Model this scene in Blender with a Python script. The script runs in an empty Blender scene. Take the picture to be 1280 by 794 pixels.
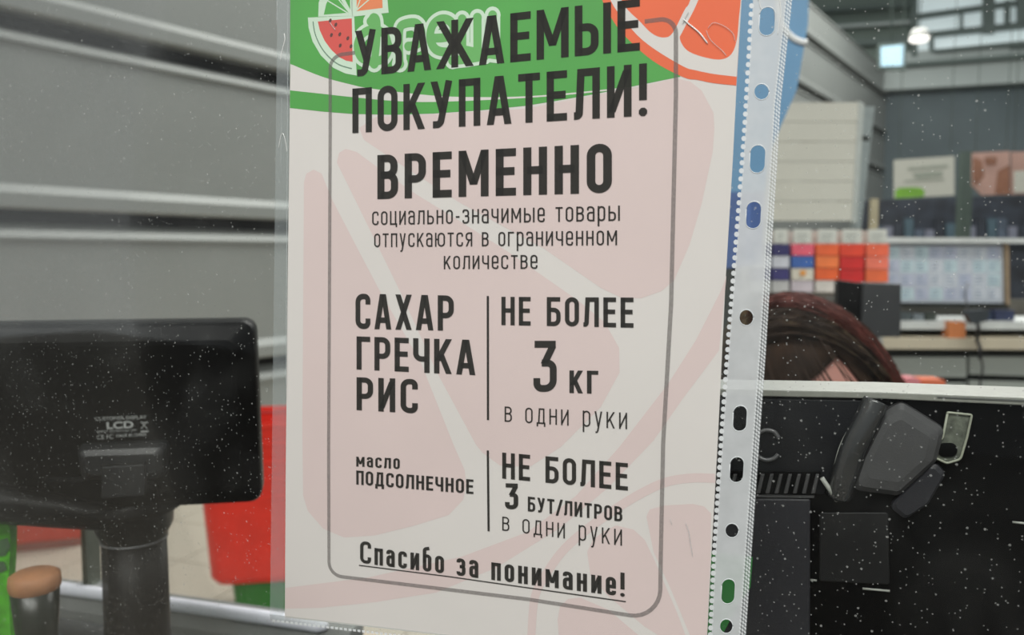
import bpy, bmesh, math, random
from mathutils import Vector, Matrix
random.seed(7)
S = bpy.context.scene
COL = S.collection
R = math.radians

# ------------------------------------------------------------------ camera
FP = 1000.0                      # focal length in pixels of the 1280 wide frame
PITCH = R(4.43)
CAM = Vector((0, 0, 1.45))
cd = bpy.data.cameras.new('camera'); cam = bpy.data.objects.new('camera', cd); COL.objects.link(cam)
cam.location = CAM; cam.rotation_euler = (R(90) - PITCH, 0, 0)
cd.sensor_width = 36; cd.lens = 36 * FP / 1280
cd.clip_start = 0.01; cd.clip_end = 200
cd.dof.use_dof = True; cd.dof.focus_distance = 0.385; cd.dof.aperture_fstop = 9.3
S.camera = cam

# ------------------------------------------------------------------ world, lights, exposure
w = bpy.data.worlds.new('world'); S.world = w; w.use_nodes = True
w.node_tree.nodes['Background'].inputs[0].default_value = (0.83, 0.86, 0.86, 1)
w.node_tree.nodes['Background'].inputs[1].default_value = 0.36
S.view_settings.view_transform = 'Standard'; S.view_settings.look = 'None'
S.view_settings.gamma = 1; S.view_settings.use_curve_mapping = False
S.view_settings.exposure = 0.28
S.cycles.transparent_max_bounces = 32

def area(name, loc, rot, sx, sy, power, col=(1, 0.98, 0.94)):
    l = bpy.data.lights.new(name, 'AREA'); l.shape = 'RECTANGLE'; l.size = sx; l.size_y = sy
    l.energy = power; l.color = col
    o = bpy.data.objects.new(name, l); o.location = loc; o.rotation_euler = rot; COL.objects.link(o)
    return o
area('front_area_light', (-0.5, -1.3, 3.3), (R(38), 0, R(0)), 2.6, 0.6, 72)  # unseen area light behind the camera, strengthened to brighten the paper
area('hall_ceiling_light', (2, 7, 8.0), (0, 0, R(-36)), 6, 6, 620)
area('far_ceiling_light', (7, 15, 8.2), (0, 0, R(-36)), 6, 6, 620)
area('kiosk_ceiling_light', (1.6, 1.6, 3.4), (R(-10), 0, 0), 1.8, 0.8, 34)

# ------------------------------------------------------------------ materials
def s2l(c):
    return tuple(((v/255)/12.92 if v/255 <= 0.04045 else (((v/255)+0.055)/1.055)**2.4) for v in c)
_m = {}
def mat(name, rgb, rough=0.6, metal=0.0, var=0.08, scale=30, bump=0.0, coat=0.0, alpha=1.0, spec=0.5, emit=None, bscale=None):
    if name in _m: return _m[name]
    m = bpy.data.materials.new(name); m.use_nodes = True
    nt = m.node_tree; b = nt.nodes['Principled BSDF']
    c = s2l(rgb)
    tc = nt.nodes.new('ShaderNodeTexCoord')
    n = nt.nodes.new('ShaderNodeTexNoise'); n.inputs['Scale'].default_value = scale; n.inputs['Detail'].default_value = 3
    nt.links.new(tc.outputs['Object'], n.inputs['Vector'])
    r = nt.nodes.new('ShaderNodeValToRGB')
    r.color_ramp.elements[0].position = 0.3; r.color_ramp.elements[1].position = 0.7
    r.color_ramp.elements[0].color = (*[v*(1-var) for v in c], 1)
    r.color_ramp.elements[1].color = (*[min(1, v*(1+var)) for v in c], 1)
    nt.links.new(n.outputs['Fac'], r.inputs['Fac'])
    nt.links.new(r.outputs['Color'], b.inputs['Base Color'])
    b.inputs['Roughness'].default_value = rough; b.inputs['Metallic'].default_value = metal
    b.inputs['Coat Weight'].default_value = coat; b.inputs['Alpha'].default_value = alpha
    b.inputs['Specular IOR Level'].default_value = spec
    if emit:
        b.inputs['Emission Color'].default_value = (*s2l(rgb), 1); b.inputs['Emission Strength'].default_value = emit
    if bump:
        n2 = nt.nodes.new('ShaderNodeTexNoise'); n2.inputs['Scale'].default_value = bscale or scale*3
        nt.links.new(tc.outputs['Object'], n2.inputs['Vector'])
        bp = nt.nodes.new('ShaderNodeBump'); bp.inputs['Strength'].default_value = bump
        nt.links.new(n2.outputs['Fac'], bp.inputs['Height']); nt.links.new(bp.outputs['Normal'], b.inputs['Normal'])
    _m[name] = m
    return m

def film(name, milk, gloss, rough, tint=(0.97, 0.985, 0.98), milkcol=(200, 205, 204), bump=0.15, bscale=60):
    """clear or milky plastic film: transparent + a little white scatter + fresnel gloss"""
    m = bpy.data.materials.new(name); m.use_nodes = True; nt = m.node_tree; nt.nodes.clear()
    N = nt.nodes.new; L = nt.links.new
    out = N('ShaderNodeOutputMaterial'); tr = N('ShaderNodeBsdfTransparent'); tr.inputs[0].default_value = (*tint, 1)
    di = N('ShaderNodeBsdfDiffuse'); di.inputs[0].default_value = (*s2l(milkcol), 1)
    gl = N('ShaderNodeBsdfGlossy'); gl.inputs['Roughness'].default_value = rough
    m1 = N('ShaderNodeMixShader'); m2 = N('ShaderNodeMixShader')
    tc = N('ShaderNodeTexCoord'); n = N('ShaderNodeTexNoise'); n.inputs['Scale'].default_value = bscale
    L(tc.outputs['Object'], n.inputs['Vector'])
    mr = N('ShaderNodeMapRange'); mr.inputs['To Min'].default_value = milk*0.85; mr.inputs['To Max'].default_value = min(1, milk*1.15)
    L(n.outputs['Fac'], mr.inputs['Value']); L(mr.outputs[0], m1.inputs[0])
    bp = N('ShaderNodeBump'); bp.inputs['Strength'].default_value = bump; bp.inputs['Distance'].default_value = 0.002
    L(n.outputs['Fac'], bp.inputs['Height']); L(bp.outputs[0], gl.inputs['Normal'])
    L(tr.outputs[0], m1.inputs[1]); L(di.outputs[0], m1.inputs[2])
    fr = N('ShaderNodeFresnel'); fr.inputs[0].default_value = 1.45
    mu = N('ShaderNodeMath'); mu.operation = 'MULTIPLY'; mu.inputs[1].default_value = gloss
    L(fr.outputs[0], mu.inputs[0]); L(mu.outputs[0], m2.inputs[0])
    L(m1.outputs[0], m2.inputs[1]); L(gl.outputs[0], m2.inputs[2]); L(m2.outputs[0], out.inputs[0])
    return m

def pane_material():
    m = bpy.data.materials.new('dusty_acrylic'); m.use_nodes = True; nt = m.node_tree; nt.nodes.clear()
    N = nt.nodes.new; L = nt.links.new
    out = N('ShaderNodeOutputMaterial'); tr = N('ShaderNodeBsdfTransparent'); tr.inputs[0].default_value = (0.975, 0.985, 0.98, 1)
    gl = N('ShaderNodeBsdfGlossy'); gl.inputs['Roughness'].default_value = 0.02
    di = N('ShaderNodeBsdfDiffuse'); di.inputs[0].default_value = (0.62, 0.64, 0.62, 1)
    fr = N('ShaderNodeFresnel'); fr.inputs[0].default_value = 1.40
    hf = N('ShaderNodeMath'); hf.operation = 'MULTIPLY'; hf.inputs[1].default_value = 0.26
    m1 = N('ShaderNodeMixShader'); L(fr.outputs[0], hf.inputs[0]); L(hf.outputs[0], m1.inputs[0]); L(tr.outputs[0], m1.inputs[1]); L(gl.outputs[0], m1.inputs[2])
    tc = N('ShaderNodeTexCoord')
    # specks
    def specks(scale, size, keep):
        v = N('ShaderNodeTexVoronoi'); v.inputs['Scale'].default_value = scale
        L(tc.outputs['Object'], v.inputs['Vector'])
        a = N('ShaderNodeMath'); a.operation = 'LESS_THAN'; a.inputs[1].default_value = size; L(v.outputs['Distance'], a.inputs[0])
        sp = N('ShaderNodeSeparateColor'); L(v.outputs['Color'], sp.inputs[0])
        b = N('ShaderNodeMath'); b.operation = 'GREATER_THAN'; b.inputs[1].default_value = keep; L(sp.outputs[0], b.inputs[0])
        c = N('ShaderNodeMath'); c.operation = 'MULTIPLY'; L(a.outputs[0], c.inputs[0]); L(b.outputs[0], c.inputs[1])
        return c
    a = specks(520, 0.17, 0.80); b = specks(210, 0.11, 0.80)
    mx = N('ShaderNodeMath'); mx.operation = 'MAXIMUM'; L(a.outputs[0], mx.inputs[0]); L(b.outputs[0], mx.inputs[1])
    # smears
    n = N('ShaderNodeTexNoise'); n.inputs['Scale'].default_value = 14; n.inputs['Detail'].default_value = 6; n.inputs['Distortion'].default_value = 1.2
    L(tc.outputs['Object'], n.inputs['Vector'])
    mr = N('ShaderNodeMapRange'); mr.inputs['From Min'].default_value = 0.45; mr.inputs['From Max'].default_value = 0.8
    mr.inputs['To Min'].default_value = 0.0; mr.inputs['To Max'].default_value = 0.016
    L(n.outputs['Fac'], mr.inputs['Value'])
    sc = N('ShaderNodeMath'); sc.operation = 'MULTIPLY'; sc.inputs[1].default_value = 0.27; L(mx.outputs[0], sc.inputs[0])
    ad = N('ShaderNodeMath'); ad.operation = 'ADD'; ad.use_clamp = True; L(sc.outputs[0], ad.inputs[0]); L(mr.outputs[0], ad.inputs[1])
    m2 = N('ShaderNodeMixShader'); L(ad.outputs[0], m2.inputs[0]); L(m1.outputs[0], m2.inputs[1]); L(di.outputs[0], m2.inputs[2])
    L(m2.outputs[0], out.inputs[0])
    return m

# ------------------------------------------------------------------ object helpers
WL = {}
def tag(o, label=None, cat=None, group=None, kind=None):
    if label: o['label'] = label
    if cat: o['category'] = cat
    if group: o['group'] = group
    if kind: o['kind'] = kind
    return o
def empty(name, loc, label=None, cat=None, group=None, kind=None):
    o = bpy.data.objects.new(name, None); COL.objects.link(o); o.location = loc; o.empty_display_size = 0.02
    WL[o] = Vector(loc); return tag(o, label, cat, group, kind)
def obj(name, verts, faces, m, parent=None, smooth=False, bevel=0, label=None, cat=None, group=None, kind=None, uvs=None):
    vs = [Vector(v) for v in verts]
    if parent is not None: base = WL[parent]
    else:
        base = Vector(((min(v.x for v in vs)+max(v.x for v in vs))/2, (min(v.y for v in vs)+max(v.y for v in vs))/2, min(v.z for v in vs)))
    me = bpy.data.meshes.new(name)
    me.from_pydata([v - base for v in vs], [], faces); me.validate(); me.update()
    if smooth:
        for p in me.polygons: p.use_smooth = True
    o = bpy.data.objects.new(name, me); COL.objects.link(o)
    if parent is not None: o.parent = parent
    else: o.location = base
    WL[o] = base.copy()
    me.materials.append(m)
    if bevel:
        b = o.modifiers.new('bevel', 'BEVEL'); b.width = bevel; b.segments = 2; b.limit_method = 'ANGLE'
    return tag(o, label, cat, group, kind)

def ray(x, y):
    xn = (x-640)/FP; yn = (y-397)/FP; c, s = math.cos(PITCH), math.sin(PITCH)
    return Vector((xn, c - yn*s, -s - yn*c))
def at(x, y, d):
    """point seen at (x,y) at horizontal distance d (world Y)"""
    r = ray(x, y); return CAM + r*(d/r.y)

class Plane:
    """vertical plane standing in the place; px() measures where a sight line meets it, in its own metres"""
    def __init__(s, x, y, d, yaw, lean=0.0):
        s.o = at(x, y, d)
        s.ex = Vector((math.cos(R(yaw)), -math.sin(R(yaw)), 0))
        back = Vector((math.sin(R(yaw)), math.cos(R(yaw)), 0))
        s.ez = (Vector((0, 0, 1))*math.cos(R(lean)) + back*math.sin(R(lean)))
        s.n = s.ex.cross(s.ez)      # points to the camera side
        if s.n.dot(CAM - s.o) < 0: s.n = -s.n
    def shift(s, off):
        p = Plane.__new__(Plane); p.o = s.o + s.n*off; p.ex = s.ex; p.ez = s.ez; p.n = s.n; return p
    def px(s, x, y):
        r = ray(x, y); t = (s.o - CAM).dot(s.n)/r.dot(s.n); p = CAM + r*t - s.o
        return (p.dot(s.ex), p.dot(s.ez))
    def w(s, uv, off=0): return s.o + s.ex*uv[0] + s.ez*uv[1] + s.n*off

def prism_uv(pl, uvs, front, thick):
    n = len(uvs)
    v = [pl.w(p, front) for p in uvs] + [pl.w(p, front-thick) for p in uvs]
    f = [tuple(range(n)), tuple(range(2*n-1, n-1, -1))] + [(i, i+n, (i+1) % n+n, (i+1) % n) for i in range(n)]
    return v, f
def prism(name, pl, pts, front, thick, m, parent=None, **k):
    v, f = prism_uv(pl, [pl.px(*p) for p in pts], front, thick)
    return obj(name, v, f, m, parent, **k)
def sheet(name, pl, polys, off, m, parent=None, **k):
    v = []; f = []
    for pts in polys:
        a = len(v); v += [pl.w(pl.px(*p), off) for p in pts]; f.append(tuple(range(a, a+len(pts))))
    return obj(name, v, f, m, parent, **k)
def box_vf(c, s, rz=0):
    M = Matrix.Rotation(rz, 3, 'Z'); v = []
    for i in range(8):
        p = Vector(((i & 1)-.5, ((i >> 1) & 1)-.5, ((i >> 2) & 1)-.5)); p = Vector((p.x*s[0], p.y*s[1], p.z*s[2])); v.append(Vector(c) + M @ p)
    return v, [(0, 2, 3, 1), (4, 5, 7, 6), (0, 1, 5, 4), (2, 6, 7, 3), (0, 4, 6, 2), (1, 3, 7, 5)]
def box(name, c, s, m, parent=None, rz=0, **k):
    v, f = box_vf(c, s, rz); return obj(name, v, f, m, parent, **k)
def merge(parts):
    v = []; f = []
    for a, b in parts:
        n = len(v); v += list(a); f += [tuple(i+n for i in q) for q in b]
    return v, f
def tube_vf(path, rad, seg=8, cap=True):
    path = [Vector(p) for p in path]; v = []; f = []; n = len(path)
    up = Vector((0, 0, 1)); t0 = (path[1]-path[0]).normalized()
    if abs(t0.dot(up)) > 0.9: up = Vector((1, 0, 0))
    a = t0.cross(up).normalized()
    for i, p in enumerate(path):
        t = (path[min(i+1, n-1)] - path[max(i-1, 0)]).normalized()
        a = (a - t*a.dot(t)).normalized(); b = t.cross(a)
        r = rad[i] if isinstance(rad, (list, tuple)) else rad
        for k in range(seg):
            th = 2*math.pi*k/seg; v.append(p + a*(math.cos(th)*r) + b*(math.sin(th)*r))
    for i in range(n-1):
        for k in range(seg):
            f.append((i*seg+k, i*seg+(k+1) % seg, (i+1)*seg+(k+1) % seg, (i+1)*seg+k))
    if cap: f.append(tuple(range(seg-1, -1, -1))); f.append(tuple(range((n-1)*seg, n*seg)))
    return v, f
def tube(name, path, rad, m, parent=None, seg=10, **k):
    v, f = tube_vf(path, rad, seg); return obj(name, v, f, m, parent, smooth=True, **k)
def lathe_vf(c, prof, seg=28, sx=1, sy=1):
    v = []; f = []
    for (r, z) in prof:
        for k in range(seg):
            a = 2*math.pi*k/seg; v.append(Vector(c)+Vector((r*math.cos(a)*sx, r*math.sin(a)*sy, z)))
    for i in range(len(prof)-1):
        for k in range(seg): f.append((i*seg+k, i*seg+(k+1) % seg, (i+1)*seg+(k+1) % seg, (i+1)*seg+k))
    f.append(tuple(range(seg-1, -1, -1))); f.append(tuple(range((len(prof)-1)*seg, len(prof)*seg)))
    return v, f
def spline(pts, n=8, closed=False):
    """Catmull-Rom through 2-D or 3-D points"""
    P = [Vector(p) for p in pts]; out = []; m = len(P)
    rng = range(m if closed else m-1)
    for i in rng:
        p0 = P[(i-1) % m] if (closed or i > 0) else P[0]; p1 = P[i]; p2 = P[(i+1) % m]
        p3 = P[(i+2) % m] if (closed or i+2 < m) else P[-1]
        for k in range(n):
            t = k/n
            out.append(0.5*((2*p1)+(p2-p0)*t+(2*p0-5*p1+4*p2-p3)*t*t+(3*p1-p0-3*p2+p3)*t**3))
    if not closed: out.append(P[-1])
    return out
def fillet(pts, rad, closed=False, seg=6):
    """round the corners of a polyline; rad is one radius or one per point"""
    n = len(pts); out = []
    for i, p in enumerate(pts):
        r = rad[i] if isinstance(rad, (list, tuple)) else rad
        if (not closed and i in (0, n-1)) or r <= 0: out.append(tuple(p)); continue
        p = Vector(p[:2]); a = Vector(pts[i-1][:2]); b = Vector(pts[(i+1) % n][:2])
        u = a-p; v = b-p; lu, lv = u.length, v.length
        if lu < 1e-9 or lv < 1e-9: continue
        u /= lu; v /= lv; ang = u.angle(v)
        if ang > 3.10: out.append(tuple(p)); continue
        d = min(r/math.tan(ang/2), lu*0.5 if True else 0, lv*0.5); rr = d*math.tan(ang/2)
        cen = p + (u+v).normalized()*(rr/math.sin(ang/2))
        A = p+u*d-cen; B = p+v*d-cen
        a0 = math.atan2(A.y, A.x); a1 = math.atan2(B.y, B.x); da = (a1-a0+math.pi) % (2*math.pi)-math.pi
        for k in range(seg+1):
            t = a0+da*k/seg; out.append((cen.x+rr*math.cos(t), cen.y+rr*math.sin(t)))
    return out

# ------------------------------------------------------------------ lettering: a condensed stroke alphabet
def ribbon(pts, hw, closed=False):
    """mitred quads along a 2-D polyline -> list of quads"""
    P = [Vector(p) for p in pts]
    Q = [P[0]]
    for p in P[1:]:
        if (p-Q[-1]).length > 1e-6: Q.append(p)
    if closed and (Q[0]-Q[-1]).length < 1e-6: Q.pop()
    P = Q; n = len(P); Lf = []; Rt = []
    for i in range(n):
        if closed: a, b = P[i]-P[i-1], P[(i+1) % n]-P[i]
        else:
            a = P[i]-P[i-1] if i > 0 else P[1]-P[0]; b = P[i+1]-P[i] if i < n-1 else P[n-1]-P[n-2]
        a.normalize(); b.normalize(); t = (a+b)
        if t.length < 1e-6: t = a
        t.normalize(); nn = Vector((-t.y, t.x)); k = max(0.35, nn.dot(Vector((-a.y, a.x))))
        Lf.append(P[i]+nn*(hw/k)); Rt.append(P[i]-nn*(hw/k))
    q = []
    for i in range(n if closed else n-1):
        j = (i+1) % n; q.append([Lf[i], Lf[j], Rt[j], Rt[i]])
    return q
WID = {'М': .64, 'Ж': .80, 'Ы': .70, 'Ю': .74, 'Ш': .74, 'Г': .42, 'Е': .42, 'Т': .46, 'Х': .50, 'А': .54, 'У': .50, 'К': .50,
       'Д': .56, 'Ц': .50, 'Л': .52, '3': .46, '-': .30, '/': .34, ' ': .30, '!': .0, '.': 0, 'З': .46}
LOWSPEC = set('аерубз')
def glyph(ch, t, w=None):
    """quads of a letter in a box w x 1"""
    low = ch in LOWSPEC; C = ch.upper() if not low else ch
    if w is None: w = WID.get(C, .48) if not low else .47
    if ch == '!': w = t*1.05
    h = t/2; L = h; Rr = w-h; T = 1-h; B = h; r = min((Rr-L)/2, .26); q = []
    def st(pts, rad=0, closed=False): q.extend(ribbon(fillet(pts, rad, closed), h, closed))
    def bar(x0, x1, y): q.append([(x0, y+h), (x1, y+h), (x1, y-h), (x0, y-h)])
    def stem(x, y0=0, y1=1): q.append([(x-h, y0), (x-h, y1), (x+h, y1), (x+h, y0)])
    def dg(x0, y0, x1, y1, k=1):
        l = math.hypot(x1-x0, y1-y0); e = h*l/max(abs(y1-y0), .01)*k
        q.append([(x0-e, y0), (x1-e, y1), (x1+e, y1), (x0+e, y0)])
    if C == 'А': dg(h*1.05, 0, w/2-h*.25, 1); dg(w-h*1.05, 0, w/2+h*.25, 1); bar(.24*w, .76*w, .26)
    elif C == 'Б': st([(w*.97, T), (L, T), (L, B), (Rr, B), (Rr, .56), (L, .56)], [0, 0, 0, r, r, 0])
    elif C == 'В': stem(L); st([(L, T), (Rr*.97, T), (Rr*.97, .54), (L, .54)], [0, r, r, 0]); st([(L, .54), (Rr, .54), (Rr, B), (L, B)], [0, r, r, 0])
    elif C == 'Г': bar(0, w, T); stem(L)
    elif C == 'Д': st([(h, -.17), (h, h), (w-h, h), (w-h, -.17)]); st([(.24*w, h), (.33*w, T), (w-h-.1*w, T), (w-h-.1*w, h)])
    elif C == 'Е': stem(L); bar(0, w, T); bar(0, w*.93, .52); bar(0, w, B)
    elif C == 'Ж': stem(w/2); [dg(w/2+s*h*.6, .5, w/2+s*(w/2-h), y) for s in (-1, 1) for y in (0, 1)]
    elif C == 'И': stem(L); stem(Rr); dg(L+.2*h, .10, Rr-.2*h, .90, .95)
    elif C == 'К': stem(L); dg(L+.02, .36, Rr, 1); dg(w*.40, .56, Rr, 0)
    elif C == 'Л': st([(0, B), (.20*w, B), (.27*w, T), (Rr, T), (Rr, 0)], [0, .14, 0, 0, 0])
    elif C == 'М': stem(L); stem(Rr); dg(L, 1, w/2, .26, .9); dg(Rr, 1, w/2, .26, .9)
    elif C == 'Н': stem(L); stem(Rr); bar(L, Rr, .52)
    elif C == 'О': st([(L, B), (L, T), (Rr, T), (Rr, B)], r, True)
    elif C == 'П': stem(L); stem(Rr); bar(0, w, T)
    elif C == 'Р': stem(L); st([(L, T), (Rr, T), (Rr, .43), (L, .43)], [0, r, r, 0])
    elif C == 'С': st([(Rr, .70), (Rr, T), (L, T), (L, B), (Rr, B), (Rr, .30)], r)
    elif C == 'Т': bar(0, w, T); stem(w/2)
    elif C == 'У': dg(L, 1, w/2+h*.35, .33); st([(w-h*1.1, 1), (w*.46, .12), (w*.34, B), (w*.10, B)], [0, .08, .06, 0])
    elif C == 'Х': dg(L, 0, Rr, 1); dg(L, 1, Rr, 0)
    elif C == 'Ц': stem(L); stem(Rr-.03); bar(0, w+.03, B); stem(w+.03-h, -.17, h)
    elif C == 'Ч': st([(L, 1), (L, .40), (Rr, .40)], [0, r, 0]); stem(Rr)
    elif C == 'Ш': stem(L); stem(w/2); stem(Rr); bar(0, w, B)
    elif C == 'Ы': a = w*.66-h; stem(L); st([(L, .56), (a, .56), (a, B), (L, B)], [0, r, r, 0]); stem(Rr)
    elif C == 'Ь': stem(L); st([(L, .56), (Rr, .56), (Rr, B), (L, B)], [0, r, r, 0])
    elif C == 'Ю': stem(L); a = .34*w; st([(a, B), (a, T), (Rr, T), (Rr, B)], r, True); bar(L, a, .52)
    elif C == 'Я': stem(Rr); st([(Rr, T), (L, T), (L, .46), (Rr, .46)], [0, r, r, 0]); dg(w*.55, .46, L+.01, 0)
    elif C == 'З' or C == 'з': st([(L, .76), (L, T), (Rr*.96, T), (Rr*.96, .53), (w*.35, .53)], [0, r, r, r, 0]); st([(w*.35, .53), (Rr, .53), (Rr, B), (L, B), (L, .24)], [0, r, r, r, 0])
    elif C == '3': bar(.05*w, w*.96, T); dg(w*.96-h, 1-t*.9, w*.48, .56); st([(w*.36, .565), (Rr, .565), (Rr, B), (L, B), (L, .27)], [0, r, r, r, 0])
    elif C == 'а': st([(L, .74), (L, T), (Rr, T), (Rr, 0)], [0, r, r, 0]); st([(Rr, .58), (L, .58), (L, B), (Rr, B)], [0, r*.9, r*.9, 0])
    elif C == 'е': st([(Rr, .26), (Rr, B), (L, B), (L, T), (Rr, T), (Rr, .48), (L, .48)], [0, r, r, r, r, 0, 0])
    elif C == 'р': stem(L, -.34, 1); st([(L, B), (L, T), (Rr, T), (Rr, B)], r, True)
    elif C == 'у': dg(L, 1, w/2, .02); st([(w-h*1.1, 1), (w*.42, -.20), (w*.32, -.30), (w*.12, -.30)], [0, .08, .05, 0])
    elif C == 'б': st([(L, B), (L, T), (Rr, T), (Rr, B)], r, True); st([(L, .5), (L, 1.30), (Rr*.95, 1.36)], [0, r, 0])
    elif C == '-': bar(.02, w-.02, .48)
    elif C == '/': dg(0.02, -.08, w-.02, 1.04)
    elif C == '!': stem(w/2, .30, 1); q.append([(w/2+math.cos(a*.785+.39)*h*1.15, h+math.sin(a*.785+.39)*h*1.15) for a in range(8)])
    return q, w
def lettering(name, pl, text, a, b, off, m, parent, t=.145, gap=.14, xh=1.0, space=.34):
    """text between (x, ytop, ybase) on the left and on the right, measured on the plane"""
    items = []; x = 0
    for ch in text:
        if ch == ' ': x += space; continue
        s = xh if ch.islower() else 1.0
        q, w0 = glyph(ch, t/s)
        items.append((x, s, q)); x += w0*s + gap
    W = x-gap
    tl = pl.px(a[0], a[1]); bl = pl.px(a[0], a[2]); tr = pl.px(b[0], b[1]); br = pl.px(b[0], b[2])
    v = []; f = []
    for x0, s, q in items:
        for quad in q:
            k = len(v)
            for p in quad:
                u = (x0+p[0]*s)/W; h = p[1]*s
                X = (bl[0]*(1-u)+br[0]*u)*(1-h)+(tl[0]*(1-u)+tr[0]*u)*h
                Y = (bl[1]*(1-u)+br[1]*u)*(1-h)+(tl[1]*(1-u)+tr[1]*u)*h
                v.append(pl.w((X, Y), off))
            f.append(tuple(range(k, k+len(quad))))
    return obj(name, v, f, m, parent)
def stroke(name, pl, pts, width, off, m, parent=None, closed=False, step=0, **k):
    """flat printed line through photo-measured points; width in pixels at the paper"""
    uv = [pl.px(p[0], p[1]) for p in pts]
    q = ribbon(uv, width*0.00038/2, closed); v = []; f = []
    for i, quad in enumerate(q):
        a = len(v); v += [pl.w(p, off+step*i) for p in quad]; f.append(tuple(range(a, a+4)))
    return obj(name, v, f, m, parent, **k)

# ================================================================== THE SETTING
M_floor = mat('beige_floor_tile', (196, 188, 172), .35, var=.04, scale=3)
M_grout = mat('grout', (120, 114, 104), .9)
hall_floor = box('floor', (6, 12, -0.06), (44, 36, 0.1), M_grout, kind='structure')
tiles = []
# floor tiles: the ones that read singly as parts, sharing one mesh
tm = None
fyaw = R(-20)
for i in range(-9, 10):
    for j in range(0, 14):
        c = Vector((-1.6, 3.0, 0)) + Matrix.Rotation(fyaw, 3, 'Z') @ Vector((i*0.45, (j-2)*0.45, 0))
        if not (-5.5 < c.x < 2.2 and 2.2 < c.y < 7.2): continue
        if tm is None:
            v, f = box_vf((0, 0, 0), (0.444, 0.444, 0.012)); tm = bpy.data.meshes.new('floor_tile')
            tm.from_pydata(v, [], f); tm.materials.append(M_floor)
        o = bpy.data.objects.new('floor_tile', tm); COL.objects.link(o); o.parent = hall_floor
        o.location = c - WL[hall_floor] + Vector((0, 0, -0.006)); o.rotation_euler = (0, 0, fyaw)

# --- left: long warehouse wall of horizontal metal sandwich panels, running away to the right
M_panel = mat('grey_sandwich_panel', (141, 145, 142), .42, var=.03, scale=1.2, metal=.1)
M_dark = mat('dark_joint', (24, 26, 27), .8)
wd = Vector((0.589, 0.808, 0)).normalized()          # along the wall
wn = Vector((0.808, -0.589, 0)).normalized()         # out of the wall, to the camera
W0 = Vector((-2.816, 4.4, 0))
S0, S1 = -2.6, 22.2
_wp = Plane(0, 300, 4.4, math.degrees(math.atan2(-0.808, 0.589)))
def _wz(x, y): return _wp.w(_wp.px(x, y)).z
_j3, _j6, _jt = _wz(0, 10), _wz(1056, 80), _wz(1070, 48)
joints = [-0.38, _wz(0, 486), _wz(0, 260), _j3, _j3+(_j6-_j3)/3, _j3+(_j6-_j3)*2/3, _j6, _jt]
wall = obj('wall_left', *(lambda a, b: ([a+wn*-.09, b+wn*-.09, b+wn*-.09+Vector((0, 0, _jt)), a+wn*-.09+Vector((0, 0, _jt)),
            a+wn*-.3, b+wn*-.3, b+wn*-.3+Vector((0, 0, _jt)), a+wn*-.3+Vector((0, 0, _jt))],
            [(0, 1, 2, 3), (7, 6, 5, 4), (0, 4, 5, 1), (1, 5, 6, 2), (2, 6, 7, 3), (3, 7, 4, 0)]))(W0+wd*S0, W0+wd*S1), M_dark, kind='structure')
for k in range(len(joints)-1):
    z0, z1 = max(0.0, joints[k]), joints[k+1]
    # profile (out, z) bottom to top: lip over the joint, chamfer, face, upward chamfer
    prof = []
    if k > 0: prof += [(-.015, z0+.0), (.055, z0+.0), (.055, z0+.075), (.020, z0+.125)]
    else: prof += [(-.015, 0), (.02, 0)]
    prof += [(.020, z1-.175), (.045, z1-.115), (.045, z1-.105), (.012, z1-.075), (-.015, z1-.07)]
    if k > 0: prof = [(-.085, z0), (.050, z0), (.060, z0+.012), (.060, z0+.085), (.020, z0+.135)] + [(.020, z1-.17), (.045, z1-.17+.0), (.045, z1-.155), (.018, z1-.115), (-.085, z1-.075)]
    else: prof = [(-.085, 0), (.02, 0), (.020, z1-.17), (.045, z1-.17), (.045, z1-.155), (.018, z1-.115), (-.085, z1-.075)]
    v = [W0+wd*s+wn*o_+Vector((0, 0, z)) for s in (S0, S1) for o_, z in prof]; n = len(prof)
    f = [(i, i+1, i+1+n, i+n) for i in range(n-1)] + [tuple(range(n-1, -1, -1)), tuple(range(n, 2*n)), (n-1, 0, n, 2*n-1)]
    obj('wall_panel', v, f, M_panel, wall)

# --- far end of the hall, parallel to the counter
FPl = Plane(1100, 200, 22.3, 20)
M_farwall = mat('slate_wall', (92, 104, 108), .8, var=.12, scale=.8)
M_fascia = mat('pale_fascia', (176, 186, 184), .6, var=.04, scale=1)
M_beam = mat('grey_green_steel', (98, 112, 108), .6)
M_green = mat('grey_green_roof_deck', (120, 134, 126), .7, var=.1, scale=.7)
M_sky = mat('daylight_glazing', (205, 218, 220), .3, emit=0.45, var=.03)
farwall = prism('wall_back', FPl, [(1040, 108), (1420, 96), (1420, 340), (1040, 340)], 0, .2, M_farwall, kind='structure')
prism('wall_upper', FPl, [(880, 125), (1142, 112), (1142, -90), (880, -90)], .0, .2, M_green, kind='structure')
for i, (y0, h) in enumerate([(10, 5), (32, 4), (52, 7), (88, 5)]):
    prism('trim_%d' % (i+1), FPl, [(890, y0+12), (1142, y0-4), (1142, y0-4+h), (890, y0+12+h)], .25, .2, M_beam if i % 2 == 0 else M_fascia, kind='structure')
prism('trim_5', FPl, [(1143, -90), (1420, -90), (1420, -5), (1143, -5)], .1, .2, M_beam, kind='structure')
fas = prism('trim_6', FPl, [(1100, 72), (1420, 40), (1420, 98), (1100, 116)], .35, .4, M_fascia, kind='structure')
prism('ledge', FPl, [(1100, 86), (1420, 62), (1420, 67), (1100, 90)], .55, .25, M_beam, fas)
prism('ledge', FPl, [(1165, 67), (1420, 46), (1420, 49), (1165, 70)], .50, .2, M_beam, fas)
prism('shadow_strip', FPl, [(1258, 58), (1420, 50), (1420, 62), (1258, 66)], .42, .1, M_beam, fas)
win = prism('window_1', FPl, [(1143, -5), (1420, -5), (1420, 42), (1143, 68)], .05, .1, M_sky, kind='structure')
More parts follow.
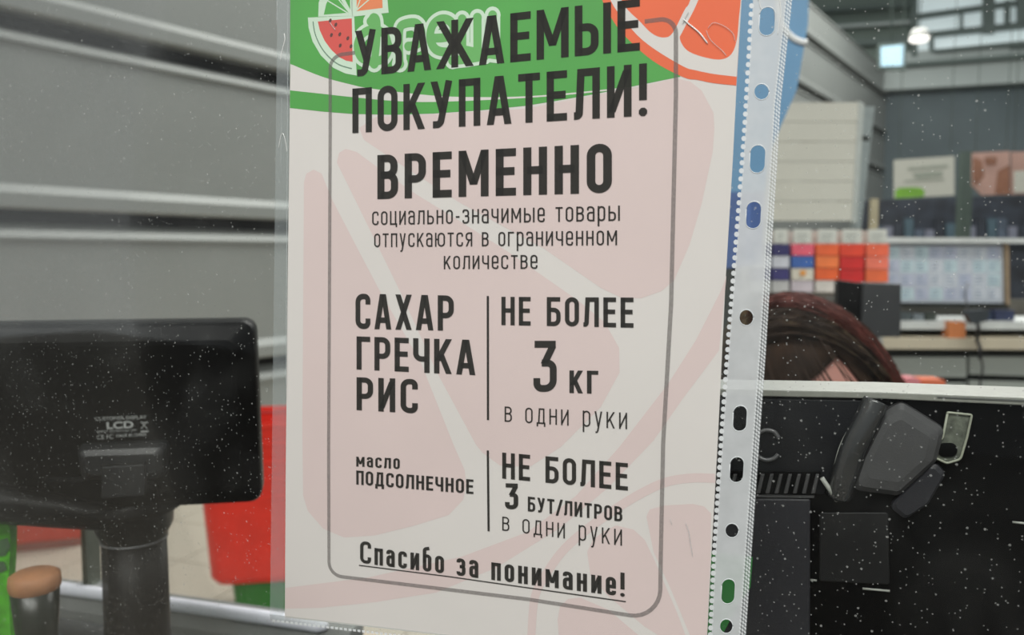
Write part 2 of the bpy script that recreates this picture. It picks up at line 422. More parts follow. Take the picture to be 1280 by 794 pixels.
prism('window_frame', FPl, [(1136, 22), (1268, 4), (1268, 10), (1136, 28)], .3, .2, M_beam, win)
prism('window_frame', FPl, [(1150, 44), (1290, 29), (1290, 37), (1150, 50)], .3, .2, M_beam, win)
for x, ww, y0, y1 in [(1137, 8, -20, 75), (1226, 14, -5, 45), (1253, 6, 5, 36), (1268, 40, -5, 32), (1198, 3, 15, 40), (1160, 5, 44, 70)]:
    prism('mullion', FPl, [(x, y0), (x+ww, y0), (x+ww, y1), (x, y1)], .36, .2, M_beam, win)

# round pendant and a bright screen in the hall
M_lamp = mat('lamp_diffuser', (255, 250, 244), .4, emit=1.3, var=.01)
M_white = mat('white_paint', (214, 216, 212), .5)
M_cable = mat('black_cable', (22, 22, 24), .5)
lc = at(1149, 47, 9.0)
pend = empty('pendant_lamp', lc+Vector((0, 0, -.05)), 'glowing round white pendant lamp hanging under the roof glazing', 'lamp')
v, f = lathe_vf(lc, [(.02, .10), (.07, .09), (.095, .05), (.10, .0), (.085, -.03)]); obj('lamp_shade', v, f, M_white, pend, smooth=True)
v, f = lathe_vf(lc, [(.10, -.005), (.098, -.03), (.07, -.045), (.01, -.05)]); obj('diffuser', v, f, M_lamp, pend, smooth=True)
tube('cord', [lc+Vector((0, 0, .09)), lc+Vector((0, 0, 3.2))], .006, M_beam, pend)
SP = Plane(1113, 70, 9.5, 20)
scr = empty('hanging_screen', SP.w(SP.px(1113, 84)), 'small pale blue lit screen hanging left of the round pendant lamp', 'screen')
M_screen = mat('lit_screen', (186, 222, 240), .3, emit=.45)
prism('housing', SP, [(1097, 55), (1133, 52), (1132, 88), (1097, 86)], 0, .05, M_beam, scr)
prism('screen_face', SP, [(1101, 59), (1130, 56), (1129, 82), (1101, 83)], .01, .01, M_screen, scr)
tube('hanger', [SP.w(SP.px(1115, 55), -.02), SP.w(SP.px(1115, -130), -.02)], .01, M_beam, scr)

# --- dark shop fronts band far away and hanging signs
DB = Plane(1180, 260, 15, 20)
M_navy = mat('dark_navy_shelving', (44, 50, 60), .7, var=.5, scale=4)
M_navy2 = mat('blue_grey_goods', (84, 96, 112), .7, var=.35, scale=6)
sh = empty('shop_shelving', DB.w(DB.px(1180, 300)), 'long dark shelving full of blurred goods at the far end of the hall', 'shelving')
v, f = prism_uv(DB, [DB.px(1068, 250), DB.px(1420, 238), DB.px(1420, 330), DB.px(1068, 330)], -.25, .3); obj('back_panel', v, f, M_navy, sh)
rr = random.Random(3)
SIGN_DROP = []
for k in range(15):
    x = 1092 + k*13; y1 = 297; hh = rr.choice([10, 14, 18, 24]); mm = [M_navy2, mat('pale_lilac_goods', (122, 126, 142), .7, var=.2), M_navy, mat('teal_goods', (74, 96, 108), .7, var=.3)][k % 4]
    prism('goods_box', DB, [(x, y1-hh), (x+11, y1-hh), (x+11, y1+8), (x, y1+8)], -.02, .2, mm, sh)
prism('shelf_board', DB, [(1068, 304), (1420, 304), (1420, 308), (1068, 308)], .1, .5, M_navy, sh)
prism('side_post', DB, [(1068, 250), (1072, 250), (1072, 318), (1068, 318)], 0, .3, M_navy, sh)
# legs to the floor
pb = DB.px(1068, 308); pe = DB.px(1420, 308); zf = -DB.o.z
v, f = prism_uv(DB, [(pb[0], zf), (pe[0], zf), (pe[0], pe[1]), (pb[0], pb[1])], 0, .3); obj('plinth', v, f, M_navy, sh)

HS = Plane(1160, 222, 7.5, 12)
M_poster = mat('white_poster', (205, 206, 196), .6, var=.03)
M_lime = mat('lime_print', (128, 186, 62), .6, var=.15, scale=8)
M_greyprint = mat('pale_grey_print', (158, 166, 154), .6)
M_pink = mat('dusty_pink_print', (196, 158, 146), .6, var=.12, scale=6)
M_brown = mat('brown_print', (150, 104, 82), .6, var=.3, scale=6)
def hanger(root, pl, x0, x1, y, top=-150):
    for x in (x0, x1):
        a = pl.w(pl.px(x, y), -.01); tube('wire', [a, Vector((a.x, a.y, 5.2))], .003, M_beam, root, seg=6)
sg = empty('hanging_sign', HS.w(HS.px(1157, 248)), 'white hanging sign with a lime green block in its lower left corner', 'sign')
prism('board', HS, [(1118, 200), (1193, 195), (1193, 244), (1118, 248)], 0, .03, M_poster, sg)
sheet('lime_print', HS, [[(1119, 238), (1124, 235), (1140, 234), (1152, 235), (1156, 240), (1154, 246), (1119, 248)]], .004, M_lime, sg)
sheet('faint_print', HS, [[(1135, 210), (1185, 206), (1185, 209), (1135, 213)], [(1140, 217), (1178, 214), (1178, 220), (1145, 223)], [(1130, 226), (1180, 223), (1180, 225), (1130, 228)]], .004, M_greyprint, sg)
hanger(sg, HS, 1124, 1188, 200)
sg = empty('hanging_sign', HS.w(HS.px(1240, 245)), 'dusty pink and brown hanging sign at the right edge of the hall', 'sign')
prism('board', HS, [(1216, 191), (1262, 189), (1262, 243), (1228, 244), (1216, 232)], 0, .03, M_pink, sg)
sheet('brown_print', HS, [[(1216, 197), (1227, 200), (1230, 220), (1220, 232), (1216, 228)], [(1247, 214), (1262, 206), (1262, 243), (1243, 243)], [(1230, 197), (1246, 196), (1245, 206), (1232, 207)]], .004, M_brown, sg)
hanger(sg, HS, 1220, 1258, 192)
sg = empty('hanging_sign', HS.w(HS.px(1272, 243)), 'pale hanging sign cut by the right edge of the picture', 'sign')
prism('board', HS, [(1265, 190), (1300, 189), (1300, 242), (1265, 243)], 0, .03, M_pink, sg)
sheet('pale_print', HS, [[(1267, 214), (1300, 212), (1300, 240), (1267, 241)]], .004, M_poster, sg)
hanger(sg, HS, 1268, 1296, 191)
PO = at(1205, 260, 9.0)
box('hall_post', (PO.x, PO.y, 1.3), (.12, .10, 2.6), mat('dark_green_post', (78, 92, 86), .6), label='dark grey green post standing between the white and the pink signs', cat='post')

# --- left floor: baskets, red crate, column
M_red = mat('red_plastic', (226, 48, 32), .35, var=.08, scale=12)
M_grn = mat('green_plastic', (44, 120, 44), .35, var=.08)
M_redd = mat('dark_red_handle', (170, 30, 24), .4)
def basket(c, m, label, n, rz, h=.20, w=.36, l=.46):
    root = empty('shopping_basket', c, label, 'basket', 'red baskets stacked behind the customer display' if m is M_red else None)
    Mx = Matrix.Rotation(rz, 3, 'Z'); pr = [(.84, 0), (.91, .025), (1.0, h), (1.04, h), (1.04, h-.018), (1.005, h-.018)]
    v = []; f = []
    base = fillet([(-l/2, -w/2), (l/2, -w/2), (l/2, w/2), (-l/2, w/2)], .06, True, 4); nb = len(base)
    for s, z in pr:
        for p in base: v.append(Vector(c)+Mx @ Vector((p[0]*s, p[1]*s, z)))
    for i in range(len(pr)-1):
        for k in range(nb): f.append((i*nb+k, i*nb+(k+1) % nb, (i+1)*nb+(k+1) % nb, (i+1)*nb+k))
    f.append(tuple(range(nb-1, -1, -1)))
    obj('body', v, f, m, root)
    # ribs on the long side
    for s in ():
        parts = []
        for k in range(9):
            x = -l/2*.8+k*l*.8/8; y = s*w/2
            parts.append(tube_vf([Vector(c)+Mx @ Vector((x*.82, y*.815, .015)), Vector(c)+Mx @ Vector((x, y*1.0, h-.02))], .004, 4))
        v, f = merge(parts); obj('side_ribs', v, f, m, root)
    hp = [Vector(c)+Mx @ Vector((a, b, z)) for a, b, z in [(-l*.48, 0, h), (-l*.46, 0, h+.01), (0, -.02, h+.012), (l*.46, 0, h+.01), (l*.48, 0, h)]]
    tube('handle', hp, .007, M_redd if m is M_red else m, root, seg=6)
    return root
bc = at(338, 640, 3.22); bc = Vector((bc.x, bc.y, 0))
basket(bc+Vector((.0, 0, 0.0)), M_grn, 'green shopping basket at the bottom of the stack, under the red ones', 0, R(10), h=.16, w=.24, l=.30)
lab = ['red shopping basket sitting directly on the green one', 'second red shopping basket above the green one', 'third red shopping basket above the green one', 'fourth red shopping basket above the green one',
       'topmost red shopping basket of the stack']
for k in range(5):
    basket(bc+Vector((.03, 0, .165+k*.070)), M_red, lab[k], k+1, R(10), h=.36, w=.36, l=.54)
# orange-red low bench far left
cr = at(40, 690, 3.85)
crr = empty('low_freezer', (cr.x, cr.y, 0), 'low coral red chest behind the black customer display', 'chest')
box('body', (cr.x, cr.y+.2, .11), (.34, .42, .14), mat('coral_red_plastic', (196, 74, 58), .5), crr, rz=R(18), bevel=.01)
box('plinth', (cr.x, cr.y+.2, .02), (.32, .40, .04), mat('dull_pink_plinth', (150, 98, 88), .6), crr, rz=R(18))
box('lid', (cr.x, cr.y+.2, .195), (.36, .44, .03), mat('coral_red_plastic', (196, 74, 58), .5), crr, rz=R(18), bevel=.006)

# ================================================================== COUNTER
M_counter = mat('dark_counter', (56, 60, 62), .5, var=.1)
M_alu = mat('brushed_aluminium', (196, 198, 200), .3, metal=.7, var=.05)
M_lilac = mat('pale_lilac_ledge', (232, 232, 242), .35, var=.03)
u = Vector((math.cos(R(20)), -math.sin(R(20)), 0)); nb_ = Vector((math.sin(R(20)), math.cos(R(20)), 0))
PN = Plane(640, 397, 0.381, 20)            # the acrylic screen's camera face
dist = (PN.o - CAM).dot(nb_)
def cb(name, a0, a1, d0, d1, z0, z1, m, parent=None, **k):
    """box in counter axes: a along the screen, d behind the camera-side face"""
    O = Vector((CAM.x, CAM.y, 0))
    v = [O+u*a+nb_*d+Vector((0, 0, z)) for z in (z0, z1) for a, d in ((a0, d0), (a1, d0), (a1, d1), (a0, d1))]
    return obj(name, v, [(3, 2, 1, 0), (4, 5, 6, 7), (0, 1, 5, 4), (1, 2, 6, 5), (2, 3, 7, 6), (3, 0, 4, 7)], m, parent, **k)
RP = Plane(338, 775, 0.80, 17.5)
Rz = at(338, 775, 0.80).z
ctr = empty('checkout_counter', (-.2, .7, 0), 'dark grey checkout counter with a pale ledge behind the screen', 'counter')
cb('worktop', -.95, -.165, dist-.04, .755, .98, 1.02, M_counter, ctr, bevel=.003)
cb('worktop', -.165, .75, dist-.04, .62, .98, 1.02, M_counter, ctr, bevel=.003)
cb('body', -.90, -.18, dist+.0, .73, 0, .98, mat('grey_counter_side', (120, 122, 122), .6), ctr)
cb('body', -.18, .70, dist+.0, .57, 0, .98, mat('grey_counter_side', (120, 122, 122), .6), ctr)
# back ledge: pale top bar on a grey profile, one continuous profile on posts
led = empty('counter_ledge', RP.w(RP.px(200, 794)), 'pale lilac rounded ledge bar on a grey profile along the counter back', 'ledge')
a = [RP.w(RP.px(x, y)) for x, y in ((-60, 716), (100, 737), (250, 758), (400, 782), (408, 783))]
a = [a[0] + (a[-1]-a[0])*t for t in [0, .2, .5, .8, .985, 1]]
v, f = tube_vf(a, [.0072]*5+[.004], 12); obj('ledge_bar', v, f, M_lilac, led, smooth=True)
d_ = a[-1]-a[0]
v = []
for p in (a[0], a[0]+d_*1.05):
    for o_, z in ((-.004, -.004), (.008, -.020), (.008, -.030), (-.03, -.030), (-.03, -.004)):
        v.append(p - RP.n*(-o_) + Vector((0, 0, z)))
obj('grey_profile', v, [(0, 1, 6, 5), (1, 2, 7, 6), (2, 3, 8, 7), (3, 4, 9, 8), (4, 0, 5, 9), (4, 3, 2, 1, 0), (5, 6, 7, 8, 9)], mat('grey_profile', (118, 120, 118), .5), led)
for t in (.1, .95):
    p = a[0]+d_*t; box('ledge_foot', (p.x, p.y, (p.z-.03+1.02)/2), (.02, .02, max(.01, p.z-.03-1.02)), M_counter, led)
# thin metal post on the ledge
pp = RP.w(RP.px(105, 737), -.012)
po = empty('metal_post', pp, 'short grey green metal post standing on the ledge left of the black pole', 'post')
PP = Plane(105, 700, pp.y, 17)
box('post_body', (pp.x, pp.y, pp.z+.06), (.013, .013, .12), mat('grey_green_metal', (112, 118, 108), .4, metal=.4), po, rz=R(-17))
box('post_groove', (pp.x-.005, pp.y-.0068, pp.z+.06), (.003, .003, .118), mat('dark_groove', (44, 54, 34), .6), po, rz=R(-17))
box('base_plate', (pp.x, pp.y, pp.z+.002), (.03, .02, .003), M_alu, po, rz=R(-17))

# jar with a wooden lid
jp = at(44, 740, .58)
jar = empty('glass_jar', (jp.x, jp.y, 1.02), 'dark glass jar with a round tan wooden lid on the counter', 'jar')
jz = at(44, 735, .58).z-1.02
v, f = lathe_vf((jp.x, jp.y, 1.02), [(.010, 0), (.014, .003), (.015, .04), (.0135, jz*.5), (.014, jz*.8), (.0165, jz)]); obj('body', v, f, mat('dark_bottle_glass', (20, 28, 20), .3), jar, smooth=True)
v, f = lathe_vf((jp.x, jp.y, 1.02+jz), [(.014, -.004), (.0172, 0), (.0178, .004), (.0172, .010), (.014, .012), (.001, .0125)]); obj('wooden_lid', v, f, mat('tan_cork_wood', (176, 124, 88), .6, var=.15, scale=60), jar, smooth=True)
# green bag at the left edge
GB = Plane(5, 690, .62, 4)
gb = empty('snack_bag', GB.w(GB.px(5, 735)), 'bright green printed bag cut by the left edge of the picture', 'bag')
gb.location.z = 1.02; WL[gb].z = 1.02
zb = 1.02-GB.o.z
up_ = [GB.px(-40, 652), GB.px(9, 652), GB.px(13, 662), GB.px(12, 700), GB.px(10, 730)]
bot = [(up_[-1][0], zb), (GB.px(-40, 730)[0], zb)]
v, f = prism_uv(GB, up_+bot, 0, .008); obj('bag_body', v, f, mat('bright_green_wrap', (84, 176, 42), .35, var=.35, scale=70), gb)
sheet('dark_print', GB, [[(0, 675), (10, 672), (14, 682), (8, 694), (0, 696)], [(-6, 700), (6, 702), (10, 712), (0, 716)]], .0008, mat('grey_green_print', (70, 96, 70), .5), gb)

# ================================================================== CUSTOMER DISPLAY (back view)
CD = Plane(160, 520, .64, -13, lean=-2)
M_blk = mat('black_abs', (6, 6, 7), .4, var=.3, scale=20, bump=.04, bscale=600, spec=.12)
M_blk2 = mat('black_soft_plastic', (26, 27, 29), .45, var=.15, scale=20, bump=.05, bscale=500)
disp = empty('customer_display', CD.w(CD.px(165, 640)), 'black customer display on a thick round pole, seen from behind', 'display')
disp.location.z = 1.02; WL[disp].z = 1.02
def ol(pts, r, seg=6): return fillet(pts, r, True, seg)
# housing: stacked outlines = rounded back with bevel
def dome(name, pl, outline, layers, m, parent, smooth=False):
    """layers: (inset px toward centre, offset toward the camera)"""
    cx = sum(p[0] for p in outline)/len(outline); cy = sum(p[1] for p in outline)/len(outline)
    hx = max(abs(p[0]-cx) for p in outline); hy = max(abs(p[1]-cy) for p in outline)
    v = []; n = len(outline)
    for ins, off in layers:
        for p in outline:
            q = (cx+(p[0]-cx)*(hx-ins)/hx, cy+(p[1]-cy)*(hy-ins)/hy)
            v.append(pl.w(pl.px(*q), off))
    f = [tuple(range(n))[::-1]]
    for i in range(len(layers)-1):
        f += [(i*n+k, i*n+(k+1) % n, (i+1)*n+(k+1) % n, (i+1)*n+k) for k in range(n)]
    f.append(tuple(range((len(layers)-1)*n, len(layers)*n)))
    return obj(name, v, f, m, parent, smooth=smooth)
out = ol([(-90, 407), (318, 401), (328, 629), (-90, 652)], [16, 16, 16, 16])
hous = dome('housing', CD, out, [(0, -.026), (0, -.006), (2, -.002), (6, 0), (24, .0075), (30, .008)], M_blk, disp)
# printed label
M_lab = mat('light_grey_print', (176, 178, 176), .5)
def text_on(name, pl, txt, x0, x1, y, m, parent, off, hscale=None, bold=0):
    c = bpy.data.curves.new(name, 'FONT'); c.body = txt; c.size = 1; c.offset = bold
    o = bpy.data.objects.new(name, c); COL.objects.link(o)
    dg_ = bpy.context.evaluated_depsgraph_get(); me = o.evaluated_get(dg_).to_mesh()
    vs = [Vector(q.co) for q in me.vertices]; fs = [tuple(p.vertices) for p in me.polygons]
    bpy.data.objects.remove(o)
    xa = min(q.x for q in vs); xb = max(q.x for q in vs)
    A = pl.px(x0, y); Bp = pl.px(x1, y); s = (Bp[0]-A[0])/(xb-xa); hs = hscale*(-1)*(pl.px(x0, y)[1]-pl.px(x0, y-1)[1])/.73 if hscale else s
    return obj(name, [pl.w((A[0]+(q.x-xa)*s, A[1]+q.y*hs), off) for q in vs], fs, m, parent)
LO = .0085
text_on('label_print', CD, 'CUSTOMER DISPLAY', 123, 186, 523, M_lab, disp, LO, 4.5)
text_on('label_print', CD, 'LCD', 137, 170, 533, M_lab, disp, LO, 8.5, .03)
text_on('label_print', CD, 'INPUT DC:5V/2.4A 2W', 125, 174, 538, M_lab, disp, LO, 3)
text_on('label_print', CD, 'MADE IN CHINA', 149, 186, 543.5, M_lab, disp, LO, 4)
text_on('label_print', CD, 'CE FC', 125, 145, 546, M_lab, disp, LO, 5.5)
stroke('bin_symbol', CD, [(179, 524), (187, 533)], 1.3, LO, M_lab, disp); stroke('bin_symbol', CD, [(187, 524), (179, 533)], 1.3, LO, M_lab, disp)
stroke('bin_symbol', CD, [(179, 525), (187, 525)], 1.6, LO, M_lab, disp); stroke('bin_symbol', CD, [(179, 536.5), (188, 536)], 3, LO, M_lab, disp)
# hinge hood, clip and lower swivel arm
dome('hinge_hood', CD, ol([(102, 551), (216, 546), (212, 592), (108, 596)], [8, 8, 12, 12]), [(0, .006), (1, .014), (5, .020), (12, .023)], M_blk2, disp)
prism('clip', CD, ol([(138, 572), (190, 569), (190, 606), (138, 610)], 2), .027, .01, M_blk2, disp, bevel=.0008)
prism('clip_slot', CD, [(137, 570), (190, 567), (190, 569.5), (137, 572.5)], .0262, .004, mat('slot_black', (4, 4, 4), .9), disp)
arm = [CD.w(CD.px(x, y), o_) for x, y, o_ in ((-80, 620, .0), (0, 624, .008), (80, 630, .014), (130, 637, .016), (165, 641, .014), (190, 643, .010))]
v, f = tube_vf(arm, [.016, .016, .014, .011, .009, .007], 16); obj('swivel_arm', v, f, M_blk, disp, smooth=True)
dome('lower_step', CD, ol([(60, 590), (130, 590), (200, 600), (205, 640), (60, 642)], 6), [(0, .005), (2, .012), (8, .013)], M_blk, disp)
# pole collar and pole, an upright lathe
pc = CD.w(CD.px(166, 660), -.004)
def zat(y): return at(166, y, pc.y).z
k_ = pc.y/1000
v, f = lathe_vf((pc.x, pc.y, 0), [(.045*1, zat(655)+.02), (48*k_, zat(640)), (47*k_, zat(655)), (40*k_, zat(668)), (39.5*k_, zat(671))], 32); obj('pole_collar', v, f, M_blk, disp, smooth=True)
v, f = lathe_vf((pc.x, pc.y, 0), [(40.2*k_, zat(671)), (40.2*k_, zat(673.5))], 32); obj('collar_ring', v, f, mat('grey_ring', (92, 92, 94), .3), disp, smooth=True)
v, f = lathe_vf((pc.x, pc.y, 0), [(38.5*k_, zat(672)), (39.5*k_, zat(794)), (41*k_, 1.03)], 32); obj('pole', v, f, M_blk, disp, smooth=True)
v, f = lathe_vf((pc.x, pc.y, 1.02), [(.05, 0), (.05, .006), (.03, .012), (.02, .014)], 32); obj('base', v, f, M_blk, disp, smooth=True)

# ================================================================== POS MONITOR (right)
MP = PN.shift(-.075)
M_mon = mat('charcoal_shell', (24, 25, 28), .5, var=.3, scale=9, bump=.08, bscale=900, spec=.2)
M_mon2 = mat('charcoal_raised', (36, 36, 41), .5, var=.12, scale=25, bump=.08, bscale=900)
M_mon3 = mat('moulding_and_reflection_grey', (66, 66, 67), .5, var=.25, scale=18, bump=.1, bscale=900)  # grey of the vent mouldings and of the shaped reflection
M_black = mat('deep_black', (5, 5, 6), .4, var=.4, scale=12, spec=.15)
M_edge = mat('pale_highlight', (150, 152, 146), .5, var=.3, scale=120)  # bright highlights put into the colour of edges and bars
mon = empty('cash_register_monitor', MP.w(MP.px(1100, 794), -.02), 'large black cash register monitor seen from behind with a pale top rim', 'monitor')
mon.location.z = 1.02; WL[mon].z = 1.02
shell = prism('back_shell', MP, ol([(850, 490), (1335, 503), (1340, 870), (845, 850)], [2, 8, 12, 12]), 0, .028, M_black, mon, bevel=.001)
M_rim = mat('pale_grey_rim', (134, 135, 128), .45, var=.08, scale=200)
prism('top_rim', MP, [(850, 483.5), (1100, 488.5), (1338, 497.5), (1338, 508), (1100, 497), (850, 492)], .004, .034, M_rim, mon, bevel=.0006)
prism('rim_groove', MP, [(1170, 494), (1338, 500.5), (1338, 502.5), (1170, 495)], .0046, .002, mat('rim_shadow', (96, 98, 96), .6), mon)
prism('upper_panel', MP, ol([(850, 496), (1100, 500), (1092, 520), (1045, 585), (1030, 616), (850, 608)], [1, 12, 20, 20, 1, 1]), .003, .003, M_mon, mon, bevel=.0008)
prism('side_panel', MP, [(850, 618), (1013, 620), (1012, 860), (848, 850)], .005, .005, M_mon2, mon, bevel=.0012)
prism('vent_recess', MP, [(850, 586), (1026, 588), (1016, 617), (850, 616)], .0036, .001, M_black, mon)
for k in range(13):
    x = 884+k*11.3
    prism('vent_fin', MP, [(x, 590), (x+4.5, 590), (x-1, 614), (x-6, 614)], .0050, .002, M_mon3, mon, bevel=.0004)
prism('vent_sill', MP, [(850, 614), (1018, 617), (1017, 619), (850, 617)], .0054, .003, M_mon3, mon)
# embossed letter C
cpts = [(974+0, 546), (968, 538), (958, 536), (949, 540), (944, 550), (944, 560), (949, 569), (958, 573), (968, 571), (973, 566)]
cp = [MP.w(MP.px(p.x, p.y), .0036) for p in spline(cpts, 4)]
tube('embossed_letter', cp, .0011, mat('embossed_black', (84, 84, 86), .3, spec=.8), mon, seg=8)
# reflection in the screen, shaped as a raised band, plate and lug
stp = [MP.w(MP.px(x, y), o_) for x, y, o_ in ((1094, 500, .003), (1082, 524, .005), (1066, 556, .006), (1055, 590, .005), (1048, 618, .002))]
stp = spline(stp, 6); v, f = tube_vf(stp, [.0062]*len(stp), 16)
v = [p for p in v]; obj('reflection_band', v, f, mat('glossy_reflection_band', (44, 45, 46), .25, spec=1.0), mon, smooth=True)
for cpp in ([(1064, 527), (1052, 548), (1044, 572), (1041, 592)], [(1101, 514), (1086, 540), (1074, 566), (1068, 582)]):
    tube('reflection_edge', [MP.w(MP.px(p.x, p.y), .0062) for p in spline(cpp, 5)], .0004, M_edge, mon, seg=6)
dome('reflection_plate', MP, ol([(1104, 512), (1126, 500), (1180, 534), (1170, 574), (1122, 618), (1062, 610), (1074, 572)], 10), [(0, 0), (1, .004), (8, .0065), (20, .0075)], M_mon3, mon)
dome('reflection_lug', MP, ol([(1128, 612), (1168, 574), (1182, 590), (1160, 628), (1130, 648), (1110, 632)], 8), [(0, 0), (1, .003), (6, .004)], M_mon2, mon)
tube('highlight_pin', [MP.w(MP.px(1027, 593), .007), MP.w(MP.px(1046, 622), .006)], .0012, M_edge, mon)
# slotted keyhole with a light rim
kh = ol([(1183, 514), (1213, 517), (1207, 545), (1199, 572), (1182, 577), (1165, 569), (1166, 556), (1177, 545)], [2, 2, 6, 8, 8, 8, 6, 6])
prism('keyhole_plate', MP, kh, .003, .003, mat('worn_grey_green', (86, 90, 80), .6, var=.5, scale=300), mon)
tube('keyhole_rim', [MP.w(MP.px(*p), .0036) for p in kh+[kh[0]]], .0006, mat('pale_rim', (150, 154, 138), .4), mon, seg=6)
prism('keyhole_pit', MP, ol([(1170, 552), (1194, 552), (1196, 568), (1172, 570)], 8), .0038, .001, M_black, mon)
for a_, b_ in (((1008, 724), (1021, 725)), ((1078, 735), (1112, 738)), ((1265, 652), (1285, 654))):  # small highlights laid on the shell as pale bars
    tube('edge_highlight', [MP.w(MP.px(*a_), .001), MP.w(MP.px(*b_), .001)], .0006, M_edge, mon, seg=6)
prism('cable_recess', MP, ol([(1024, 640), (1110, 640), (1112, 730), (1024, 726)], 4), .0012, .001, mat('recess_black', (3, 3, 5), .6), mon, bevel=.0005)
# stand
sc_ = MP.w(MP.px(1120, 850), -.03)
box('stand', (sc_.x, sc_.y, (sc_.z+1.02)/2), (.09, .03, sc_.z-1.02+.05), M_black, mon, rz=R(-20)); box('stand_foot', (sc_.x, sc_.y-.0, 1.027), (.18, .12, .014), M_black, mon, rz=R(-20), bevel=.004)
# green card tucked between the sleeve and the monitor
GC = MP.shift(.012)
prism('green_card', GC, [(868, 688), (941, 697), (938, 735), (922, 757), (900, 800), (862, 800)], 0, .0006, mat('green_card', (50, 128, 62), .5, var=.08), label='green card behind the lower end of the punched strip', cat='card').location += Vector((0, 0, 0))

# ================================================================== KIOSK behind the cashier
KP = Plane(1180, 400, 2.9, 3)
M_wood = mat('pale_wood_edge', (196, 186, 164), .5, var=.06, scale=8)
M_shelfw = mat('white_shelf', (200, 204, 202), .5)
M_cab = mat('grey_cabinet', (160, 166, 160), .5, var=.05, scale=3)
M_dk = mat('shadow_black', (32, 36, 32), .8, var=.3, scale=12)
kz = -KP.o.z
ki = empty('kiosk_counter', KP.w((0, kz)), 'grey kiosk counter with white and wooden shelves behind the cashier', 'counter')
prism('wood_edge', KP, [(900, 420), (1500, 422), (1500, 436), (900, 433)], .06, .5, M_wood, ki)
prism('white_shelf', KP, [(1040, 401), (1500, 403), (1500, 412), (1040, 411)], .02, .4, M_shelfw, ki)
prism('back_panel', KP, [(1040, 380), (1500, 380), (1500, 424), (1040, 424)], -.30, .02, mat('back_grey_brown', (96, 92, 84), .7, var=.2), ki)
uvp = [KP.px(900, 434), KP.px(1500, 436), (KP.px(1500, 436)[0], kz), (KP.px(900, 434)[0], kz)]
v, f = prism_uv(KP, uvp, -.04, .4); obj('carcass', v, f, M_dk, ki)
for x0, x1 in ((960, 1208), (1212, 1340), (1344, 1480)):
    prism('cabinet_panel', KP, [(x0, 446), (x1, 446.5), (x1, 472), (x0, 468)], .0, .03, M_cab, ki)
    prism('drawer_front', KP, [(x0, 476), (x1, 479), (x1, 520), (x0, 520)], .0, .03, M_cab, ki)
prism('front_rail', KP, [(900, 438), (1500, 440), (1500, 445), (900, 443)], .01, .03, M_dk, ki)
# price board
M_board = mat('pale_blue_board', (186, 194, 204), .45, var=.04, scale=10)
bd = empty('price_board', KP.w(KP.px(1190, 383), -.1), 'wide pale blue board of small printed sheets with a white top rail', 'board')
prism('board', KP, [(1109, 303), (1273, 303), (1274, 381), (1109, 380)], -.1, .03, M_board, bd)
prism('top_rail', KP, [(1098, 296), (1400, 298), (1400, 304), (1098, 303)], -.06, .08, M_shelfw, bd)
prism('side_strip', KP, [(1273, 303), (1277, 303), (1278, 383), (1274, 383)], -.08, .05, mat('tan_strip', (150, 130, 104), .6), bd)
prism('bottom_rail', KP, [(1109, 380), (1278, 381), (1278, 388), (1109, 386)], -.085, .06, M_dk, bd)
M_sh1 = mat('pale_sheet', (200, 206, 214), .5); M_sh2 = mat('lilac_sheet', (182, 188, 206), .5); M_sh3 = mat('ice_sheet', (188, 208, 214), .5)
M_ink2 = mat('faded_blue_ink', (128, 146, 168), .6)
rr = random.Random(5)
for i in range(8):
    for j in range(4):
        x = 1122+i*18.7; y = 308+j*17.8
        sp = prism('price_sheet', KP, [(x, y), (x+16.5, y), (x+16.5, y+15.5), (x, y+15.5)], -.0985, .001, rr.choice([M_sh1, M_sh2, M_sh3]), bd)
        ln = [[(x+2, y+a_), (x+2+rr.uniform(6, 12), y+a_), (x+2+rr.uniform(6, 12), y+a_+1.3), (x+2, y+a_+1.3)] for a_ in (3, 7, 11)]
        sheet('faded_print', KP, ln, -.098, M_ink2, sp)
prism('lilac_sheet', KP, [(1110, 306), (1120, 306), (1120, 345), (1110, 345)], -.0985, .001, M_sh2, bd)
# goods on the shelves
M_or = mat('orange_box', (206, 128, 78), .5, var=.1)
prism('carton', KP, [(1178, 401.5), (1199, 401.5), (1199, 421), (1178, 421)], .045, .05, M_or, label='small orange carton leaning in front of the white kiosk shelf', cat='box')
for k, (x0, x1, h, c) in enumerate([(1128, 1142, 10, (70, 78, 80)), (1145, 1158, 8, (110, 118, 122)), (1161, 1174, 9, (58, 66, 60)), (1222, 1244, 12, (40, 52, 76)), (1247, 1272, 13, (46, 54, 82))]):
    prism('packet', KP, [(x0, 401.3-h), (x1, 401.3-h), (x1, 401.3), (x0, 401.3)], -.02, .05, mat('packet_%d' % k, c, .5, var=.3, scale=30),
          label=['dark grey packet on the white shelf beside the small black monitor', 'light grey packet on the white shelf, second from the black monitor', 'dark green packet left of the black gooseneck',
                 'navy packet just right of the black gooseneck', 'navy blue packet at the right end of the white shelf'][k], cat='packet', group='packets on the white kiosk shelf')
